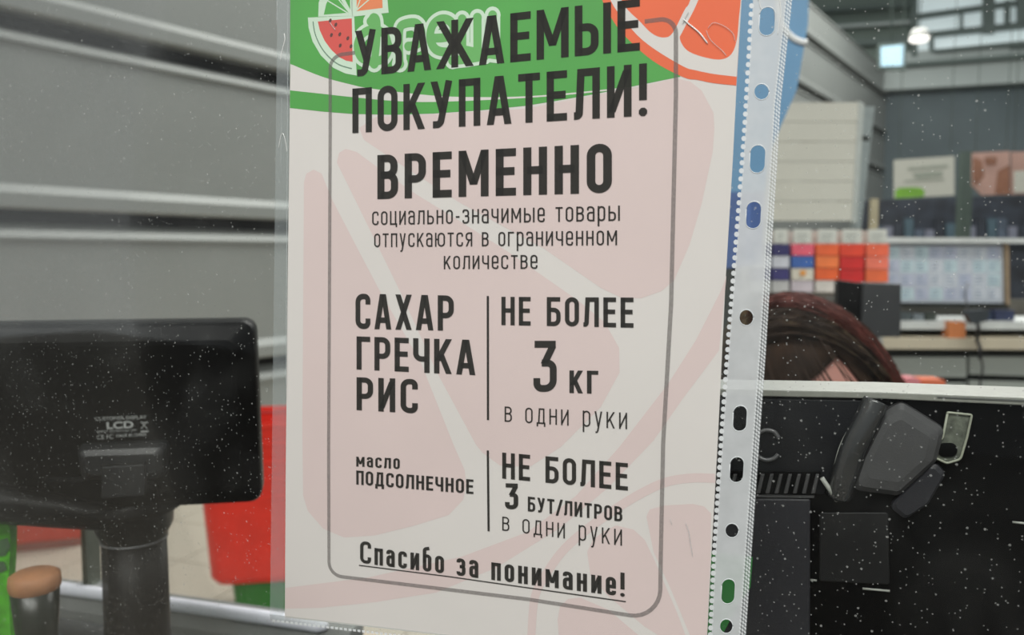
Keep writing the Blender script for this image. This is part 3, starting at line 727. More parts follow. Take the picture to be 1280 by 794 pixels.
# gooseneck
gn = empty('gooseneck_holder', KP.w(KP.px(1205, 421), .06), 'black gooseneck holder with a thin cable hanging before the kiosk', 'holder')
g = spline([KP.w(KP.px(1198, 392), .10), KP.w(KP.px(1203, 405), .11), KP.w(KP.px(1208, 421), .075), KP.w(KP.px(1207, 432), .10), KP.w(KP.px(1207, 445), .1)], 6)
tube('arm', g, .006, M_cable, gn)
prism('head', KP, ol([(1184, 386), (1216, 384), (1212, 398), (1194, 402)], 4), .12, .03, mat('dark_grey_head', (50, 56, 60), .5), gn)
tube('whisker', [KP.w(KP.px(1191, 388), .11), KP.w(KP.px(1187, 366), .11), KP.w(KP.px(1190, 352), .11)], .003, mat('grey_wire', (110, 112, 116), .5), gn)
tube('cable', spline([KP.w(KP.px(x, y), .1) for x, y in ((1207, 440), (1210, 455), (1207, 475), (1208, 500), (1209, 620))], 5), .0035, M_cable, gn)
# small black monitor on the kiosk
SM = Plane(1088, 385, 2.0, 8)
sm = empty('small_monitor', SM.w(SM.px(1088, 425)), 'small black monitor in front of the orange and red packs', 'monitor')
prism('screen_back', SM, ol([(1079, 353), (1127, 355), (1126, 422), (1076, 421)], 2), 0, .03, mat('charcoal_back', (50, 52, 54), .5, var=.15, scale=15), sm, bevel=.003)
prism('side_panel', SM, ol([(1049, 350), (1080, 354), (1077, 421), (1048, 412)], 2), -.01, .04, M_black, sm, bevel=.003)
smb = SM.w(SM.px(1088, 421), -.02)
box('stand', (smb.x, smb.y, (smb.z+.62)/2+.02), (.04, .03, smb.z-.62), M_black, sm); 
box('side_table', (smb.x-.08, smb.y+.05, .31), (.5, .36, .62), mat('grey_side_unit', (110, 112, 108), .6), label='low grey unit carrying the small black monitor', cat='unit')

# rack of hanging packs
RK = Plane(1040, 320, 2.7, 3)
rk = empty('pack_rack', RK.w(RK.px(1040, 420)), 'hook rack holding the rows of blue, orange and red packs', 'rack')
M_rack = mat('grey_rack', (150, 152, 148), .5)
prism('rack_back', RK, [(930, 288), (1110, 288), (1110, 372), (930, 372)], -.03, .012, mat('pale_rack_back', (168, 164, 156), .6), rk)
ub = [RK.px(930, 372), RK.px(940, 372), RK.px(1102, 372), RK.px(1110, 372)]
for a_, b_ in ((ub[0], ub[1]), (ub[2], ub[3])):
    v, f = prism_uv(RK, [a_, b_, (b_[0], -RK.o.z), (a_[0], -RK.o.z)], -.03, .02); obj('rack_leg', v, f, M_rack, rk)
M_tag = mat('white_tag', (198, 200, 192), .5); M_tagi = mat('tag_print', (156, 160, 154), .6)
nv = (42, 38, 92)
cols = [(938, 961, 'navy'), (963, 984, 'navy'), (987, 1014, 'mixed'), (1017, 1045, 'orange'), (1047, 1076, 'red'), (1079, 1107, 'orange2')]
sets = {'navy': [nv, (196, 198, 206), (58, 54, 110), (186, 186, 184)], 'mixed': [(222, 92, 112), (58, 98, 168), (212, 206, 190), (200, 190, 196)],
        'orange': [(228, 98, 50), (238, 124, 66), (232, 100, 48), (214, 208, 200)], 'red': [(222, 66, 40), (206, 36, 34), (204, 34, 34)], 'orange2': [(232, 104, 72), (236, 120, 96), (232, 108, 64)]}
cname = {'navy': 'far left', 'mixed': 'pink and blue', 'orange': 'left orange', 'red': 'red', 'orange2': 'right orange'}
pn = {0: 'top', 1: 'second', 2: 'third', 3: 'bottom'}
for ci, (x0, x1, kd) in enumerate(cols):
    t_ = prism('price_tag', RK, [(x0+2, 287), (x1-3, 287), (x1-3, 304), (x0+2, 304)], .03, .003, M_tag,
               label='white price tag above the %s column of packs%s' % (cname[kd], '' if ci else ' hidden by the strip'), cat='price tag', group='price tags above the packs')
    sheet('tag_print', RK, [[(x0+6, 293), (x1-8, 293), (x1-8, 295), (x0+6, 295)], [(x0+6, 298), (x1-10, 298), (x1-10, 299.5), (x0+6, 299.5)]], .0306, M_tagi, t_)
    tube('hook', [RK.w(RK.px((x0+x1)/2, 303), -.03), RK.w(RK.px((x0+x1)/2, 303), .032)], .003, M_rack, rk, seg=6)
    rows = sets[kd]; hgt = 52/len(rows) if len(rows) == 3 else 15
    for ri, c in enumerate(rows):
        y0 = 305+ri*(16 if len(rows) == 3 else 15.2); 
        p_ = prism('hanging_pack', RK, [(x0, y0), (x1, y0), (x1, y0+(15.6 if len(rows) == 3 else 14.6)), (x0, y0+(15.6 if len(rows) == 3 else 14.6))], .028-ri*.002, .045, mat('pack_%d_%d_%d' % c, c, .4, var=.12, scale=25),
              label='%s boxed pack in the %s column of the hook rack%s' % (pn[ri] if not (ri == len(rows)-1) else 'bottom', cname[kd], ' beside the strip' if ci == 0 else ''), cat='pack', group='packs on the hook rack', bevel=.0015)
        if (kd, ri) == ('mixed', 2): sheet('orange_spot', RK, [[(997, 338), (1004, 338), (1004, 344), (997, 344)]], .0285, mat('orange_spot', (226, 150, 50), .5), p_)

# cream sheets board with its grey post, and blue sign
CB = Plane(1015, 200, 3.6, 10)
cr_ = empty('louvred_board', CB.w(CB.px(1015, 276)), 'cream board of overlapping sheets hanging beside the grey post', 'board')
M_cream = mat('cream_sheet', (198, 197, 186), .6, var=.03, scale=5)
for k in range(6):
    y0 = 128+k*24.8
    v, f = prism_uv(CB, [CB.px(930, y0), CB.px(1073-k*1.4, y0), CB.px(1071.6-k*1.4, y0+24.0), CB.px(930, y0+24.0)], .0, .006)
    # bottom edge leans out so every sheet overlaps the next
    v[2] += CB.n*.003; v[3] += CB.n*.003
    obj('cream_sheet', v, f, M_cream, cr_)
prism('side_edge', CB, [(1073, 126), (1080, 130), (1071, 278), (1065, 278)], .004, .03, mat('pale_edge', (176, 182, 178), .5), cr_)
_lu = CB.px(940, 276)
v, f = prism_uv(CB, [(_lu[0], _lu[1]+.3), (_lu[0]+.04, _lu[1]+.3), (_lu[0]+.04, -CB.o.z), (_lu[0], -CB.o.z)], -.008, .03); obj('board_leg', v, f, M_dk, cr_)
pq = CB.px(1084, 270)
gp = empty('kiosk_post', CB.w((pq[0]+.03, -CB.o.z), -.04), 'light grey square post right of the cream board', 'post')
v, f = prism_uv(CB, [CB.px(1077, 132), CB.px(1095, 132), CB.px(1078, 285), CB.px(1066, 285)], -.02, .05); obj('post_head', v, f, mat('post_grey', (136, 146, 146), .5), gp)
prism('post_joint', CB, ol([(1075, 168), (1088, 170), (1088, 176), (1074, 174)], 1), -.018, .01, M_dk, gp)
u0 = CB.px(1091, 245)[0]; u1 = CB.px(1101, 245)[0]
v, f = prism_uv(CB, [(u0, CB.px(1070, 248)[1]), (u1, CB.px(1070, 248)[1]), (u1, -CB.o.z), (u0, -CB.o.z)], -.03, .03); obj('post_leg', v, f, mat('post_wood', (170, 160, 132), .5), gp)

BS = Plane(960, 100, 1.5, 10)
bs = empty('blue_sign', BS.w(BS.px(930, 345)), 'tall blue sign with a white ring, behind the punched strip', 'sign')
M_blue = mat('soft_blue', (98, 146, 184), .5, var=.05, scale=6); M_blue2 = mat('deep_blue', (62, 92, 150), .5, var=.1)
prism('blue_panel', BS, [(900, -40), (1012, -40), (1010, 30), (996, 112), (962, 190), (956, 240), (890, 240)], 0, .015, M_blue, bs)
prism('deep_blue_panel', BS, [(890, 240), (956, 240), (952, 330), (890, 338)], 0, .015, M_blue2, bs)
stroke('blue_stripe', BS, [(936, 244), (935, 330)], 12, .001, mat('mid_blue_stripe', (84, 116, 180), .5), bs)
ring = [(1010+38*math.cos(t), 8+46*math.sin(t)) for t in [R(a_) for a_ in range(92, 200, 8)]]
tube('white_ring', [BS.w(BS.px(*p), .002) for p in ring], .006, mat('white_plastic', (226, 228, 228), .4), bs)
bq = BS.px(925, 338)
v, f = prism_uv(BS, [(bq[0]-.03, bq[1]+.01), (bq[0]-.0, bq[1]+.01), (bq[0]-.0, -BS.o.z), (bq[0]-.03, -BS.o.z)], -.005, .02); obj('sign_pole', v, f, M_dk, bs)

# things on the kiosk front near the cashier
prism('till_drawer', Plane(1165, 484, 2.3, 3), ol([(1152, 474), (1182, 475), (1181, 498), (1152, 498)], 3), 0, .06, mat('coral_box', (214, 112, 78), .5), label='coral orange tub just above the monitor rim', cat='tub')
prism('pink_tub', Plane(1140, 484, 2.28, 3), ol([(1133, 472), (1150, 473), (1152, 498), (1130, 498)], 4), 0, .05, mat('pink_tub', (214, 132, 138), .5), label='pink tub beside the cashier hair', cat='tub')
tq = at(1155, 498, 2.32)
box('low_stand', (tq.x, tq.y+.02, tq.z/2), (.26, .2, tq.z), mat('grey_side_unit', (110, 112, 108), .6), label='low grey stand under the coral and pink tubs', cat='stand')

# ================================================================== CASHIER
M_skin = mat('skin', (190, 136, 124), .6, var=.06, scale=12)
M_hair = mat('dark_brown_hair', (44, 31, 22), .75, var=.45, scale=50, spec=.15)
M_aub = mat('auburn_hair', (78, 34, 27), .75, var=.3, scale=50, spec=.15)
M_olive = mat('ash_brown_hair', (86, 72, 54), .75, var=.3, scale=40, spec=.15)
M_cloth = mat('dark_work_jacket', (40, 42, 48), .85, var=.1)
hc = at(1012, 500, .97)
fz = Vector((-.40, -.86, -.30)).normalized()
uz = Vector((-.58, -.15, .78)); uz = (uz-fz*uz.dot(fz)).normalized(); rz_ = fz.cross(uz).normalized()   # rz_: head's side axis
def hp(a, b, c): return hc + rz_*a + uz*b + fz*c
def head_vf():
    v = []; f = []; nu, nv_ = 40, 28
    for j in range(nv_+1):
        ph = math.pi*j/nv_
        for i in range(nu):
            th = 2*math.pi*i/nu
            x = math.sin(ph)*math.sin(th); y = math.cos(ph); z = math.sin(ph)*math.cos(th)
            X, Y, Z = x*.074, y*.108, z*.092
            if y < 0: X *= 1+.42*y; Z *= (1+.22*y) if z > 0 else (1+.55*y)           # jaw narrows
            if z > 0:
                nose = math.exp(-(x/.13)**2-((y+.16)/.16)**2); Z += .022*nose
                for s in (-1, 1): Z -= .010*math.exp(-((x-s*.36)/.16)**2-((y-.02)/.10)**2)
                Z += .006*math.exp(-(x/.28)**2-((y+.48)/.07)**2)-.004*math.exp(-(x/.3)**2-((y+.53)/.03)**2)
                Z += .008*math.exp(-(x/.2)**2-((y+.85)/.14)**2)+.004*math.exp(-((y-.16)/.06)**2)*(abs(x) < .6)
            v.append(hp(X, Y, Z))
    for j in range(nv_):
        for i in range(nu): f.append((j*nu+i, j*nu+(i+1) % nu, (j+1)*nu+(i+1) % nu, (j+1)*nu+i))
    return v, f
def skinned(nodes, edges, root=0, sub=2):
    me = bpy.data.meshes.new('tmp'); me.from_pydata([n[:3] for n in nodes], edges, []); o = bpy.data.objects.new('tmp', me); COL.objects.link(o)
    o.modifiers.new('s', 'SKIN'); s = o.modifiers.new('d', 'SUBSURF'); s.levels = sub; s.render_levels = sub
    for i, n in enumerate(nodes):
        me.skin_vertices[0].data[i].radius = (n[3], n[3]*(n[4] if len(n) > 4 else 1)); me.skin_vertices[0].data[i].use_root = (i == root)
    dg_ = bpy.context.evaluated_depsgraph_get(); e = o.evaluated_get(dg_).to_mesh()
    v = [Vector(q.co) for q in e.vertices]; f = [tuple(p.vertices) for p in e.polygons]
    bpy.data.objects.remove(o); return v, f
nb0 = hp(0, -.07, -.035)                       # top of neck
pel = Vector((nb0.x+.10, nb0.y+.24, .56)); che = Vector((nb0.x+.07, nb0.y+.13, .98)); nk = Vector((nb0.x+.03, nb0.y+.06, nb0.z-.06))
sL = Vector((che.x-.17, che.y+.02, 1.06)); sR = Vector((che.x+.17, che.y+.02, 1.06))
eL = Vector((sL.x-.03, sL.y-.10, .82)); eR = Vector((sR.x+.04, sR.y-.10, .82))
hL = Vector((eL.x+.10, eL.y-.16, .78)); hR = Vector((eR.x-.12, eR.y-.14, .80))
kL = Vector((pel.x-.11, pel.y-.30, .58)); kR = Vector((pel.x+.11, pel.y-.30, .58)); pel2 = pel
fL = Vector((kL.x, kL.y+.02, .06)); fR = Vector((kR.x, kR.y+.02, .06)); tL = fL+Vector((0, -.12, -.02)); tR = fR+Vector((0, -.12, -.02))
body = skinned([(*pel, .13), (*((pel+che)/2), .115), (*che, .125), (*((che+nk)/2+Vector((0, .01, .03))), .07), (*nk, .05), (*nb0, .05),
                (*sL, .055), (*eL, .042), (*hL, .030), (*sR, .055), (*eR, .042), (*hR, .030),
                (*(pel+Vector((-.09, -.04, -.01))), .085), (*kL, .062), (*fL, .042), (*tL, .03), (*(pel+Vector((.09, -.04, -.01))), .085), (*kR, .062), (*fR, .042), (*tR, .03)],
               [(0, 1), (1, 2), (2, 3), (3, 4), (4, 5), (2, 6), (6, 7), (7, 8), (2, 9), (9, 10), (10, 11), (0, 12), (12, 13), (13, 14), (14, 15), (0, 16), (16, 17), (17, 18), (18, 19)])
def hand(p, d, side):
    out = []; d = d.normalized(); sd = d.cross(Vector((0, 0, 1))).normalized()
    palm = p+d*.045; parts = [tube_vf([p, p+d*.03, p+d*.085], [.026, .034, .036], 10)]
    for k in range(4):
        a_ = palm+sd*(-.027+.018*k)+d*.03; L_ = [.062, .074, .070, .055][k]
        parts.append(tube_vf([a_, a_+d*L_*.5+Vector((0, 0, -.004)), a_+d*L_*.85+Vector((0, 0, -.018)), a_+d*L_+Vector((0, 0, -.03))], [.0095, .009, .008, .006], 8))
    a_ = p+d*.03-sd*side*.028
    parts.append(tube_vf([a_, a_-sd*side*.022+d*.025, a_-sd*side*.030+d*.05], [.012, .010, .008], 8))
    return merge(parts)
vb, fb = merge([head_vf(), body, hand(hL, hL-eL, 1), hand(hR, hR-eR, -1)])
per = empty('person', (pel.x, pel.y, 0), 'person with dark auburn hair bending forward behind the monitor, face turned down', 'person')
bo = obj('body', vb, fb, M_skin, per, smooth=True)
rm = bo.modifiers.new('remesh', 'REMESH'); rm.mode = 'VOXEL'; rm.voxel_size = .005; rm.use_smooth_shade = True
# jacket and trousers follow the body
jv, jf = skinned([(*(pel+Vector((0, 0, .06))), .145), (*((pel+che)/2), .13), (*che, .158), (*((che+nk)/2+Vector((0, .005, .03))), .102), (*(nk+Vector((0, 0, -.01))), .06), (*sL, .068), (*eL, .054), (*((hL+eL)/2*.3+hL*.7), .040), (*sR, .068), (*eR, .054), (*((hR+eR)/2*.3+hR*.7), .040)],
                 [(0, 1), (1, 2), (2, 3), (3, 4), (2, 5), (5, 6), (6, 7), (2, 8), (8, 9), (9, 10)])
obj('jacket', jv, jf, M_cloth, per, smooth=True)
tv, tf = skinned([(*pel, .145), (*(pel+Vector((-.09, -.04, -.01))), .10), (*kL, .076), (*(fL+Vector((0, 0, .04))), .058), (*(pel+Vector((.09, -.04, -.01))), .10), (*kR, .076), (*(fR+Vector((0, 0, .04))), .058)], [(0, 1), (1, 2), (2, 3), (0, 4), (4, 5), (5, 6)])
obj('trousers', tv, tf, mat('black_trousers', (26, 27, 32), .85), per, smooth=True)
for p in (fL, fR):
    v, f = tube_vf([p+Vector((0, .05, -.02)), p+Vector((0, .0, -.015)), p+Vector((0, -.12, -.025)), p+Vector((0, -.17, -.03))], [.034, .042, .036, .018], 12); obj('shoe', v, f, M_black, per, smooth=True)
# eyes, brows, ears
for s in (-1, 1):
    e = hp(s*.028, .004, .076); v, f = lathe_vf(e, [(.002, -.010), (.009, -.006), (.0115, 0), (.009, .006), (.002, .010)], 12); obj('eye', v, f, mat('eye_white', (220, 215, 210), .2), per, smooth=True)
    v, f = tube_vf([hp(s*.028, .003, .0865), hp(s*.028, .003, .0885)], .0052, 12); obj('iris', v, f, mat('dark_iris', (40, 28, 20), .2), per)
    v, f = tube_vf([hp(s*.014, .020, .090), hp(s*.030, .025, .088), hp(s*.045, .019, .078)], [.0025, .003, .0015], 6); obj('eyebrow', v, f, M_hair, per)
    v, f = tube_vf([hp(s*.070, .018, -.005), hp(s*.082, .022, -.014), hp(s*.084, .0, -.016), hp(s*.076, -.022, -.006), hp(s*.070, -.02, -.002)], [.004, .005, .005, .005, .003], 8); obj('ear', v, f, M_skin, per, smooth=True)
# hair: cap + strands, parted near the crown
def hair_r(x, y, z):
    return Vector((x*.081, y*.117, z*.101))
capv = []; capf = []; nu, nv_ = 36, 20
idx = {}
for j in range(nv_+1):
    ph = math.pi*j/nv_
    for i in range(nu):
        th = 2*math.pi*i/nu; x = math.sin(ph)*math.sin(th); y = math.cos(ph); z = math.sin(ph)*math.cos(th)
        idx[(j, i)] = (x, y, z); q = hair_r(x, y, z); capv.append(hp(q.x, q.y, q.z))
for j in range(nv_):
    for i in range(nu):
        x, y, z = idx[(j, i)]
        if z > .22 and y < .58: continue
        if y < -.55: continue
        capf.append((j*nu+i, j*nu+(i+1) % nu, (j+1)*nu+(i+1) % nu, (j+1)*nu+i))
hair = obj('hair', capv, capf, M_hair, per, smooth=True)
sol = hair.modifiers.new('solid', 'SOLIDIFY'); sol.thickness = .006; sol.offset = -1
rr = random.Random(11)
def strands(n, m, side, z0, z1, rmin, rmax, wid=.0011, length=(1.5, 2.3), fr=.0):
    parts = []
    for _ in range(n):
        sx = side if side else rr.choice((-1, 1))
        z = rr.uniform(z0, z1); base = Vector((.06*sx, 1.0, z)).normalized()
        axis_dir = Vector((sx, -.1, rr.uniform(-.55, .12)+fr)).normalized()
        k = rr.uniform(rmin, rmax); L_ = rr.uniform(*length); pts = []; rad = []
        ph0 = rr.uniform(0, 6.28); amp = rr.uniform(.0, .05)
        for s in range(9):
            t = s/8; a_ = L_*t
            d = (base*math.cos(a_)+(axis_dir-base*axis_dir.dot(base)).normalized()*math.sin(a_))
            d = d+Vector((0, 0, amp*math.sin(ph0+a_*4)))
            kk = k*(1+.10*t*rr.uniform(.6, 1.2))
            q = hair_r(d.x, d.y, d.z)*kk
            pts.append(hp(q.x, q.y, q.z)); rad.append(wid*(1-.65*t))
        parts.append(tube_vf(pts, rad, 3, False))
    v, f = merge(parts); o = obj('hair_strands', v, f, m, per, smooth=True); o['kind'] = 'stuff'; return o
strands(620, M_hair, 0, -.9, .55, 1.0, 1.14)
strands(300, M_aub, -1, -.9, .1, 1.08, 1.18)
strands(80, M_aub, 1, -.9, .3, 1.06, 1.17)
strands(190, M_olive, 1, -.5, .45, 1.08, 1.18)
strands(45, M_hair, -1, -.9, -.2, 1.08, 1.22, wid=.0007, length=(1.7, 2.5))
strands(130, M_olive, 0, .0, .42, 1.02, 1.12)
# wisps over the forehead and at the right
parts = []
for k in range(55):
    x = rr.uniform(-.07, .06); p0 = hp(x, .088+rr.uniform(-.01, .01), .066); p1 = hp(x*1.15, .055, .099); p2 = hp(x*1.3+rr.uniform(-.01, .01), .012+rr.uniform(-.02, .02), .107)
    parts.append(tube_vf(spline([p0, p1, p2], 4), .0007, 3, False))
v, f = merge(parts); o = obj('forehead_wisps', v, f, M_hair, per); o['kind'] = 'stuff'
# stool
stl = empty('stool', (pel.x, pel.y+.02, 0), 'black round stool the cashier sits on behind the counter', 'stool')
v, f = lathe_vf((pel.x, pel.y+.02, 0), [(.17, .36), (.18, .375), (.18, .40), (.16, .418)], 28); obj('seat', v, f, M_black, stl, smooth=True)
for k in range(4):
    a_ = k*math.pi/2+.4; tube('leg', [Vector((pel.x+.1*math.cos(a_), pel.y+.02+.1*math.sin(a_), .365)), Vector((pel.x+.18*math.cos(a_), pel.y+.02+.18*math.sin(a_), 0))], .012, M_alu, stl)

# ================================================================== THE ACRYLIC SCREEN
M_pane = pane_material()
pane = empty('acrylic_screen', PN.w((0, 1.02-PN.o.z)), 'dusty clear acrylic screen standing on the counter, carrying the notice', 'screen')
O = PN.o
v, f = prism_uv(PN, [(-.75, 1.024-O.z), (.62, 1.024-O.z), (.62, 2.05-O.z), (-.75, 2.05-O.z)], -.0012, .0030)
obj('clear_sheet', v, f, M_pane, pane)
v, f = prism_uv(PN, [(-.75, 1.02-O.z), (.62, 1.02-O.z), (.62, 1.035-O.z), (-.75, 1.035-O.z)], .002, .0032); obj('bottom_channel', v, f, M_alu, pane)

# ================================================================== THE NOTICE (paper) in its punched sleeve
NP = PN
M_paper = mat('off_white_paper', (212, 206, 203), .75, var=.02, scale=14, bump=.02)
M_pinkp = mat('pale_pink_print', (211, 192, 190), .75, var=.025, scale=14)
M_greenp = mat('leaf_green_print', (70, 156, 62), .55, var=.10, scale=14)
M_orp = mat('orange_print', (226, 96, 48), .55, var=.06, scale=16)
M_orlight = mat('peach_print', (222, 126, 78), .55, var=.06)
M_redp = mat('watermelon_red_print', (206, 74, 66), .55, var=.05)
M_whp = mat('white_green_print', (196, 216, 196), .6, var=.03)
M_grlight = mat('mid_green_print', (96, 168, 88), .55, var=.05)
M_seed = mat('seed_print', (84, 38, 34), .6)
def inkmat(name, rgb, tr):
    m = bpy.data.materials.new(name); m.use_nodes = True; nt = m.node_tree; nt.nodes.clear(); N = nt.nodes.new; L = nt.links.new
    o_ = N('ShaderNodeOutputMaterial'); a_ = N('ShaderNodeBsdfTransparent'); d = N('ShaderNodeBsdfDiffuse'); mx = N('ShaderNodeMixShader')
    n = N('ShaderNodeTexNoise'); n.inputs['Scale'].default_value = 900; tc = N('ShaderNodeTexCoord'); L(tc.outputs['Object'], n.inputs['Vector'])
    mr = N('ShaderNodeMapRange'); mr.inputs['To Min'].default_value = 1-tr*1.25; mr.inputs['To Max'].default_value = 1-tr*.75; L(n.outputs['Fac'], mr.inputs['Value'])
    d.inputs[0].default_value = (*s2l(rgb), 1); L(mr.outputs[0], mx.inputs[0]); L(a_.outputs[0], mx.inputs[1]); L(d.outputs[0], mx.inputs[2]); L(mx.outputs[0], o_.inputs[0]); return m
M_ink = inkmat('black_toner', (36, 33, 29), .085)
M_border = inkmat('grey_line_print', (120, 114, 112), .48)
paper_px = [(363, -60), (929, -60), (927, 0), (921, 100), (916, 200), (907, 350), (897, 555), (890, 680), (882, 815), (357, 771.5), (356.5, 700), (358, 500), (361, 250)]
# make the bottom edge straight (paper goes out of frame at the lower right)
notice = empty('paper_notice', NP.w(NP.px(600, 800)), 'white printed notice about limited sugar, buckwheat, rice and oil sales', 'notice')
prism('paper_sheet', NP, [(364, -60), (929, -60), (927, 0), (921, 100), (916, 200), (907, 350), (897, 555), (890, 680), (881, 850), (700, 818), (564, 795.5), (356, 772), (357, 600), (359, 400), (361.5, 200), (363, 60)], 0, .00010, M_paper, notice)
S1_ = [(380, 228), (383, 217), (392, 212), (402, 217), (415.5, 250), (445, 307), (476, 366), (526, 453), (567, 556), (581, 588), (583, 606), (579, 625), (561, 644), (519, 657), (468, 669.6), (430, 672), (404, 661), (385, 639), (379, 620), (378, 540)]
S2_ = [(421, 203), (424, 191), (432, 186), (446, 190), (471, 208.5), (519, 242), (574, 276), (637, 316), (670, 339), (723, 376), (756, 403), (774, 435), (774.5, 466), (751, 509), (701, 559), (662, 584), (625, 582), (603, 566), (595, 556), (546.5, 466), (501, 366), (450, 262)]
S3_ = [(449, 160), (470, 146), (541, 143), (655, 136), (791, 110), (845, 98), (863, 102), (877, 113), (892, 141), (893, 161), (891, 190), (877, 255), (862, 306), (843, 350), (827, 364), (801.5, 373), (776, 372), (751, 360), (680, 311), (574, 253), (500, 205), (455, 175)]
RG_ = [(908, 345), (902, 362), (870, 425), (835, 480), (774, 559), (720, 620), (660, 665), (577, 696), (460, 722), (357, 735), (356.5, 761), (400, 760), (468, 753), (545, 741), (620, 710), (700, 660), (760, 610), (817, 551), (854, 498), (899, 438)]
T1_ = [(808, 646), (812, 637), (830, 632), (866, 630), (880, 633), (889, 642), (888, 700), (883, 810), (869, 810), (840, 740), (817, 690)]
T2_ = [(734, 690), (741, 675), (755, 664), (770, 657), (792, 662), (806, 675), (818, 700), (846, 765), (862, 808), (845, 808), (805, 783), (760, 745), (738, 719)]
T3_ = [(697, 775), (700, 758), (710, 749), (725, 747), (760, 762), (798, 794), (815, 812), (700, 812)]
sheet('pink_slice_print', NP, [S1_, S2_, S3_, RG_, T1_, T2_, T3_], .00004, M_pinkp, notice)
stroke('pink_slice_print', NP, spline([(894, 598), (860, 598), (824, 606), (773, 634), (712, 680), (680, 722), (668, 750), (664, 800)], 8), 11, .00006, M_pinkp, notice)
# header
gtop = [(363.2, -58), (928, -58), (926, 0), (920.5, 105), (854, 97)]
green = [(363.2, -58), (860, -58), (860, 40), (850, 96), (791, 108), (741, 118), (690, 127), (655, 132.5), (600, 138), (541, 142), (490, 143.5), (441, 142.5), (403, 139.5), (362.5, 135)]
sheet('green_header_print', NP, [green], .00007, M_greenp, notice)
sw = [(363, 80)]+[(p.x, p.y) for p in spline([(363, 80), (403, 96), (440, 106), (466, 111), (541, 119.5), (600, 121.5), (655, 120.5), (716, 116), (804, 107)], 5)]+[(p.x, p.y) for p in spline([(804, 108.5), (716, 118), (640, 123.5), (541, 127.5), (490, 126), (441, 121.5), (400, 117), (362.6, 113)], 5)]
sheet('white_swoosh_print', NP, [sw], .00009, M_paper, notice)
whs = [(760, -58), (929, -58), (926.7, 0), (920.5, 106)]+[(p.x, p.y) for p in spline([(920.5, 107), (892, 104), (872, 100), (854, 96.5), (816, 76), (781, 45), (764, 22), (752, -2), (735, -58)], 5)]
sheet('orange_rind_print', NP, [whs], .00010, M_orp, notice)
wh2 = [(765, -58), (929, -58), (926.7, 0), (921, 95.5)]+[(p.x, p.y) for p in spline([(921, 96), (892, 92.5), (870, 88), (854, 83), (816, 60), (791, 38), (763, 0), (745, -58)], 5)]
sheet('pith_print', NP, [wh2], .00012, M_paper, notice)
seg1 = spline([(772, -58), (776, -2), (801, 28), (816, 42.5), (830, 47), (841, 41), (856, 12), (863, 0), (880, -58)], 5)
seg2 = spline([(892, -58), (873, 0), (854, 38), (850, 49), (859, 63), (878, 71), (900, 74.5), (914, 68), (921, 50), (924, 20), (926, -2), (928, -58)], 5)
sheet('orange_segment_print', NP, [[(p.x, p.y) for p in seg1], [(p.x, p.y) for p in seg2]], .00014, M_orp, notice)
# fruit emblem
def arc(cx, cy, rx, ry, a0, a1, n=16): return [(cx+rx*math.cos(R(a0+(a1-a0)*k/n)), cy-ry*math.sin(R(a0+(a1-a0)*k/n))) for k in range(n+1)]
E0 = .00015
sheet('emblem_outline', NP, [[(443, 20)]+[(385, 22), (386, 35), (391, 52), (401, 69), (417, 85), (432, 92), (446, 94.5)], [(398, 21), (398.5, 4), (403, -12), (412, -24), (440, -36), (441, 20)], [(438, -36), (470, -28), (484, -6), (486, 16), (440, 21)]], E0, M_whp, notice)
sheet('watermelon_print', NP, [[(397.5, 27), (400, 38), (406, 51), (414, 62), (424, 71.5), (433, 76), (441, 77.5), (440, 23)]], E0+.00002, M_redp, notice)
stroke('rind_line', NP, spline([(391.5, 27), (394, 42), (401, 58), (411, 71), (424, 81), (440, 86)], 6), 1.6, E0+.00002, mat('grey_green_rind', (98, 128, 108), .6), notice)
sheet('seed_print', NP, [[(x+2.0*math.cos(a_), y-2.9*math.sin(a_+.3)) for a_ in [k*math.pi/3 for k in range(6)]] for x, y in ((420, 31), (414.5, 44), (425, 43), (435, 48), (425.5, 57), (439, 58), (413, 26))], E0+.00004, M_seed, notice)
sheet('lime_segment_print', NP, [[(405, 18.5), (408, 5), (418, -14), (436, 16)][::-1], [(421, -20), (437, -28), (438, 12)]], E0+.00002, M_greenp, notice)
stroke('lime_vein', NP, [(437, 16), (419, -6)], 1.6, E0+.00004, M_whp, notice); stroke('lime_vein', NP, [(436, 17), (410, 1)], 1.6, E0+.00004, M_whp, notice)
sheet('orange_quarter_print', NP, [[(446, 14), (446, -30), (470, -22), (478, -4), (478.5, 10)]], E0+.00002, M_orlight, notice)
stroke('orange_vein', NP, [(446, 13), (468, -6)], 1.6, E0+.00004, M_whp, notice); stroke('orange_vein', NP, [(446, 12), (456, -16)], 1.6, E0+.00004, M_whp, notice)
# outlined script word behind the heading, letters of rounded strokes
script = [
    [(p.x, p.y) for p in spline([(464, 27), (467, 22), (471, 27), (471, 50), (468, 80)], 5)],
    [(p.x, p.y) for p in spline([(486, 58), (480, 42), (465, 37), (452, 44), (447, 58), (452, 72), (466, 77), (480, 73), (487, 60)], 5)],
    [(p.x, p.y) for p in spline([(500, 80), (499, 56), (500, 36), (506, 30), (520, 29), (527, 40), (524, 54), (511, 58)], 5)],
    [(p.x, p.y) for p in spline([(541, 48), (560, 46), (568, 36), (562, 26), (551, 24), (541, 32), (538, 48), (545, 62), (560, 65), (572, 60)], 5)],
    [(578, 24), (578, 62), (597, 66), (597, 22)],
    [(597, 66), (616, 68), (616, 19)],
    [(606, 70), (584, 74), (566, 76)]]
def disc_(x, y, rx, ry, n=16): return [(x+rx*math.cos(2*math.pi*i/n), y+ry*math.sin(2*math.pi*i/n)) for i in range(n)]
